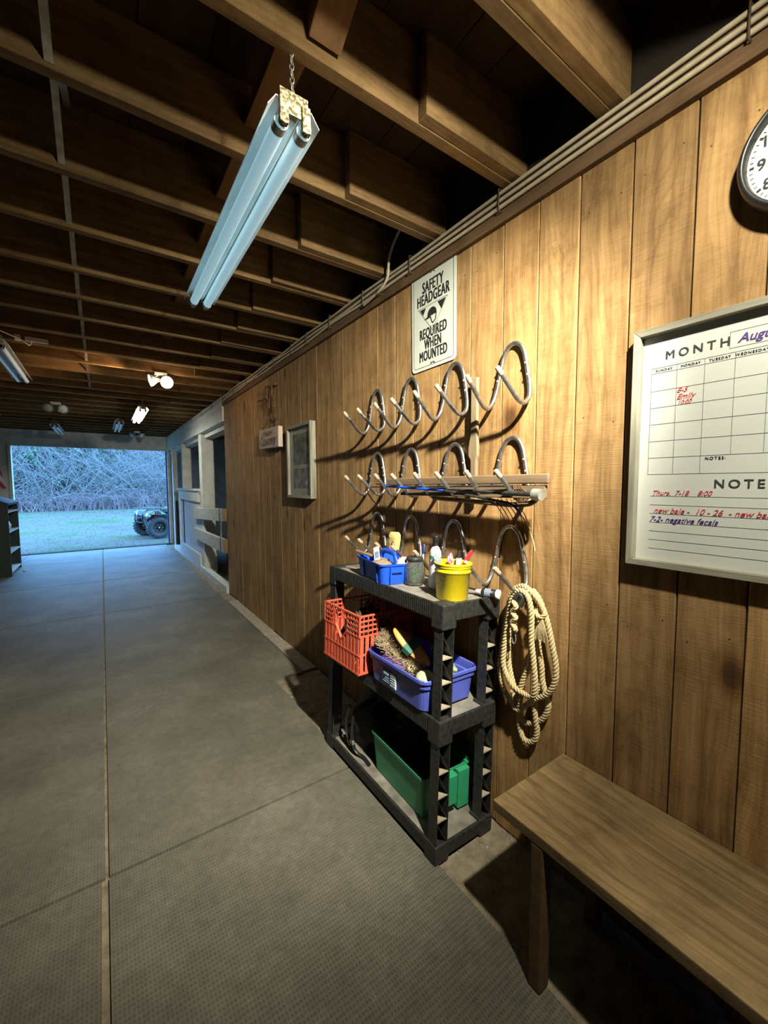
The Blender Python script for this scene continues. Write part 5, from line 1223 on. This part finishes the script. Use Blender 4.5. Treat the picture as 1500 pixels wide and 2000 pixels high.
# ============================================================ quad bike outside
Q = thing('quad_bike', 'muddy four-wheeled quad bike parked in the field just outside the doorway', 'quad bike', (.2, 12.8, gz(.2, 12.8)), (0, 0, 0))
hd = Vector((-.966, -.26, 0)); sd = Vector((-.26, .966, 0)).normalized()      # forward and away-side directions
QM = Matrix(((hd.x, sd.x, 0, -.10), (hd.y, sd.y, 0, 12.38), (0, 0, 1, gz(0, 12.4)), (0, 0, 0, 1)))  # local: x forward, y away, z up; origin under near front wheel
def q_wheel(x, y, steer=0):
    R_, w_ = .285, .20; wm = QM @ Matrix.Translation((x, y, R_)) @ Matrix.Rotation(steer, 4, 'Z') @ Matrix.Rotation(PI/2, 4, 'X')
    mb = MB(); mb.lathe([(.150,-.07),(.165,-.095),(.215,-.108),(.250,-.100),(.268,-.080),(.270,.0),(.268,.080),(.250,.100),(.215,.108),(.165,.095),(.150,.07)], 40, wm)
    for k in range(22):
        for s in (-1, 1):
            a = 2*PI*(k+.5*(s > 0))/22; c, s_ = math.cos(a), math.sin(a); m2 = wm @ Matrix.Rotation(a, 4, 'Z')
            mb.box(.262, .288, -.024, .024, min(s*.008, s*.088), max(s*.008, s*.088), m2); mb.box(.225, .275, -.020, .020, min(s*.088, s*.108), max(s*.088, s*.108), m2)
    wh = obj('tyre', mb, MAT['tyre'], Q)
    mb = MB(); mb.lathe([(.152,-.072),(.150,-.05),(.120,-.02),(.06,-.015),(.05,-.03),(.001,-.03)], 28, wm); mb.lathe([(.152,.072),(.150,.05),(.120,.02),(.06,.015),(.05,.03),(.001,.03)], 28, wm)
    for k in range(6):
        for s in (-1, 1): a = 2*PI*k/6; mb.ball(wm @ Vector((.085*math.cos(a), .085*math.sin(a), s*.024)), .016)
    obj('wheel_rim', mb, MAT['black_plastic'], wh)
    mb = MB()
    for k in range(6):
        for s in (-1, 1): a = 2*PI*k/6; mb.ball(wm @ Vector((.085*math.cos(a), .085*math.sin(a), s*.034)), .014)
    mb.ball(wm @ Vector((0,0,.04)), .028); mb.ball(wm @ Vector((0,0,-.04)), .028)
    obj('hub_bolts', mb, MAT['galv'], wh)
for x, y, st in ((0, 0, .10), (0, .95, .10), (-1.25, 0, 0), (-1.25, .95, 0)): q_wheel(x, y, st)
def qb(nm, mb, m_, **k): return obj(nm, mb, m_, Q, **k)
def qx(pts): return [QM @ Vector(p) for p in pts]
def shell(mb, prof, y0, y1, th=.02):     # fender profile in xz extruded over y
    n = len(prof); vs = qx([(x, y0, z) for x, z in prof]+[(x, y1, z) for x, z in prof]+[(x, y0, z-th) for x, z in prof]+[(x, y1, z-th) for x, z in prof]); fs = []
    for k in range(n-1): fs += [(k, k+1, n+k+1, n+k), (2*n+k, 3*n+k, 3*n+k+1, 2*n+k+1), (k, 2*n+k, 2*n+k+1, k+1), (n+k, n+k+1, 3*n+k+1, 3*n+k)]
    fs += [(0, n, 3*n, 2*n), (n-1, 3*n-1, 4*n-1, 2*n-1)]; mb.add(vs, fs)
mb = MB(); shell(mb, [(.27,.60),(.23,.68),(.15,.73),(.0,.745),(-.22,.72),(-.34,.62),(-.40,.48)], -.10, .28); shell(mb, [(.27,.60),(.23,.68),(.15,.73),(.0,.745),(-.22,.72),(-.34,.62),(-.40,.48)], .67, 1.05); shell(mb, [(.28,.62),(.24,.72),(.15,.75),(0,.765),(-.3,.76)], .28, .67); qb('front_fender', mb, MAT['atv_green'])
mb = MB(); shell(mb, [(-.82,.50),(-.90,.66),(-1.0,.74),(-1.3,.76),(-1.6,.70)], -.10, 1.05); qb('rear_fender', mb, MAT['atv_green'])
mb = MB()
for y in (.02, .2, .38, .57, .75, .93): mb.tube(qx([(.27,y,.79),(.1,y,.80),(-.2,y,.80)]), .011, 6)
for x, z in ((.27,.79),(.05,.80),(-.2,.80)): mb.tube(qx([(x,-.05,z),(x,1.0,z)]), .013, 6)
for x in (.2, -.15):
    for y in (.2, .75): mb.tube(qx([(x,y,.74),(x,y,.81)]), .011, 6)
qb('front_rack', mb, MAT['black_plastic'])
mb = MB()
for y in (.02, .25, .48, .7, .93): mb.tube(qx([(-.95,y,.82),(-1.6,y,.82)]), .011, 6)
for x in (-.95, -1.3, -1.6): mb.tube(qx([(x,-.05,.82),(x,1.0,.82)]), .013, 6)
for x in (-1.05, -1.5):
    for y in (.2, .75): mb.tube(qx([(x,y,.74),(x,y,.81)]), .011, 6)
qb('rear_rack', mb, MAT['black_plastic'])
mb = MB()
for y in (.22, .73): mb.tube(smooth(qx([(.05,y,.30),(.26,y,.34),(.32,y,.50),(.30,y,.66)])), .014, 7)
for z, x in ((.42,.30),(.55,.32)): mb.tube(qx([(x,.2,z),(x,.75,z)]), .013, 6)
qb('bull_bar', mb, MAT['blackgloss'])
for y in (.10, .85):
    m_ = QM @ Matrix.Translation((.22, y, .60)) @ Matrix.Rotation(PI/2, 4, 'Y'); mb = MB(); mb.lathe([(.06,-.06),(.085,-.02),(.088,.02),(.06,.045),(.001,.055)], 20, m_); qb('headlamp', mb, MAT['chrome'])
for y in (.22, .73):
    mb = MB(); a, b = Vector((.02,y,.32)), Vector((-.05,y+(.08 if y < .5 else -.08),.66)); mb.tube(qx([a, b]), .018, 8)
    for k in range(9): c = a.lerp(b, .2+.07*k); mb.tube(qx([c-Vector((0,0,.006)), c+Vector((0,0,.006))]), .034, 10)
    qb('shock_absorber', mb, MAT['red'])
mb = MB(); mb.hexa(qx([(.18,.33,.28),(-1.4,.33,.28),(-1.4,.62,.28),(.18,.62,.28),(.16,.33,.60),(-1.4,.33,.60),(-1.4,.62,.60),(.16,.62,.60)])); qb('engine_and_frame', mb, MAT['black_plastic'], bev=.02)
for x in (0, -1.25):
    mb = MB(); mb.tube(qx([(x, .05, .285), (x, .90, .285)]), .022, 8); mb.tube(qx([(x,.1,.27),(x-.25,.38,.34)]), .016, 6); mb.tube(qx([(x,.85,.27),(x-.25,.57,.34)]), .016, 6); qb('axle', mb, MAT['black_plastic'])
mb = MB(); mb.ball(QM @ Vector((-.50,.47,.72)), .20, 1.2, .9, .5); qb('tank_cover', mb, MAT['atv_green'])
mb = MB(); mb.ball(QM @ Vector((-.95,.47,.76)), .26, 1.4, .75, .45); qb('seat', mb, MAT['black'])
mb = MB(); mb.tube(qx([(-.45,.47,.74),(-.55,.47,1.0)]), .02, 8); mb.tube(smooth(qx([(-.71,.08,1.04),(-.59,.28,1.02),(-.55,.47,1.0),(-.59,.66,1.02),(-.71,.86,1.04)])), .013, 8); qb('handlebar', mb, MAT['blackgloss'])
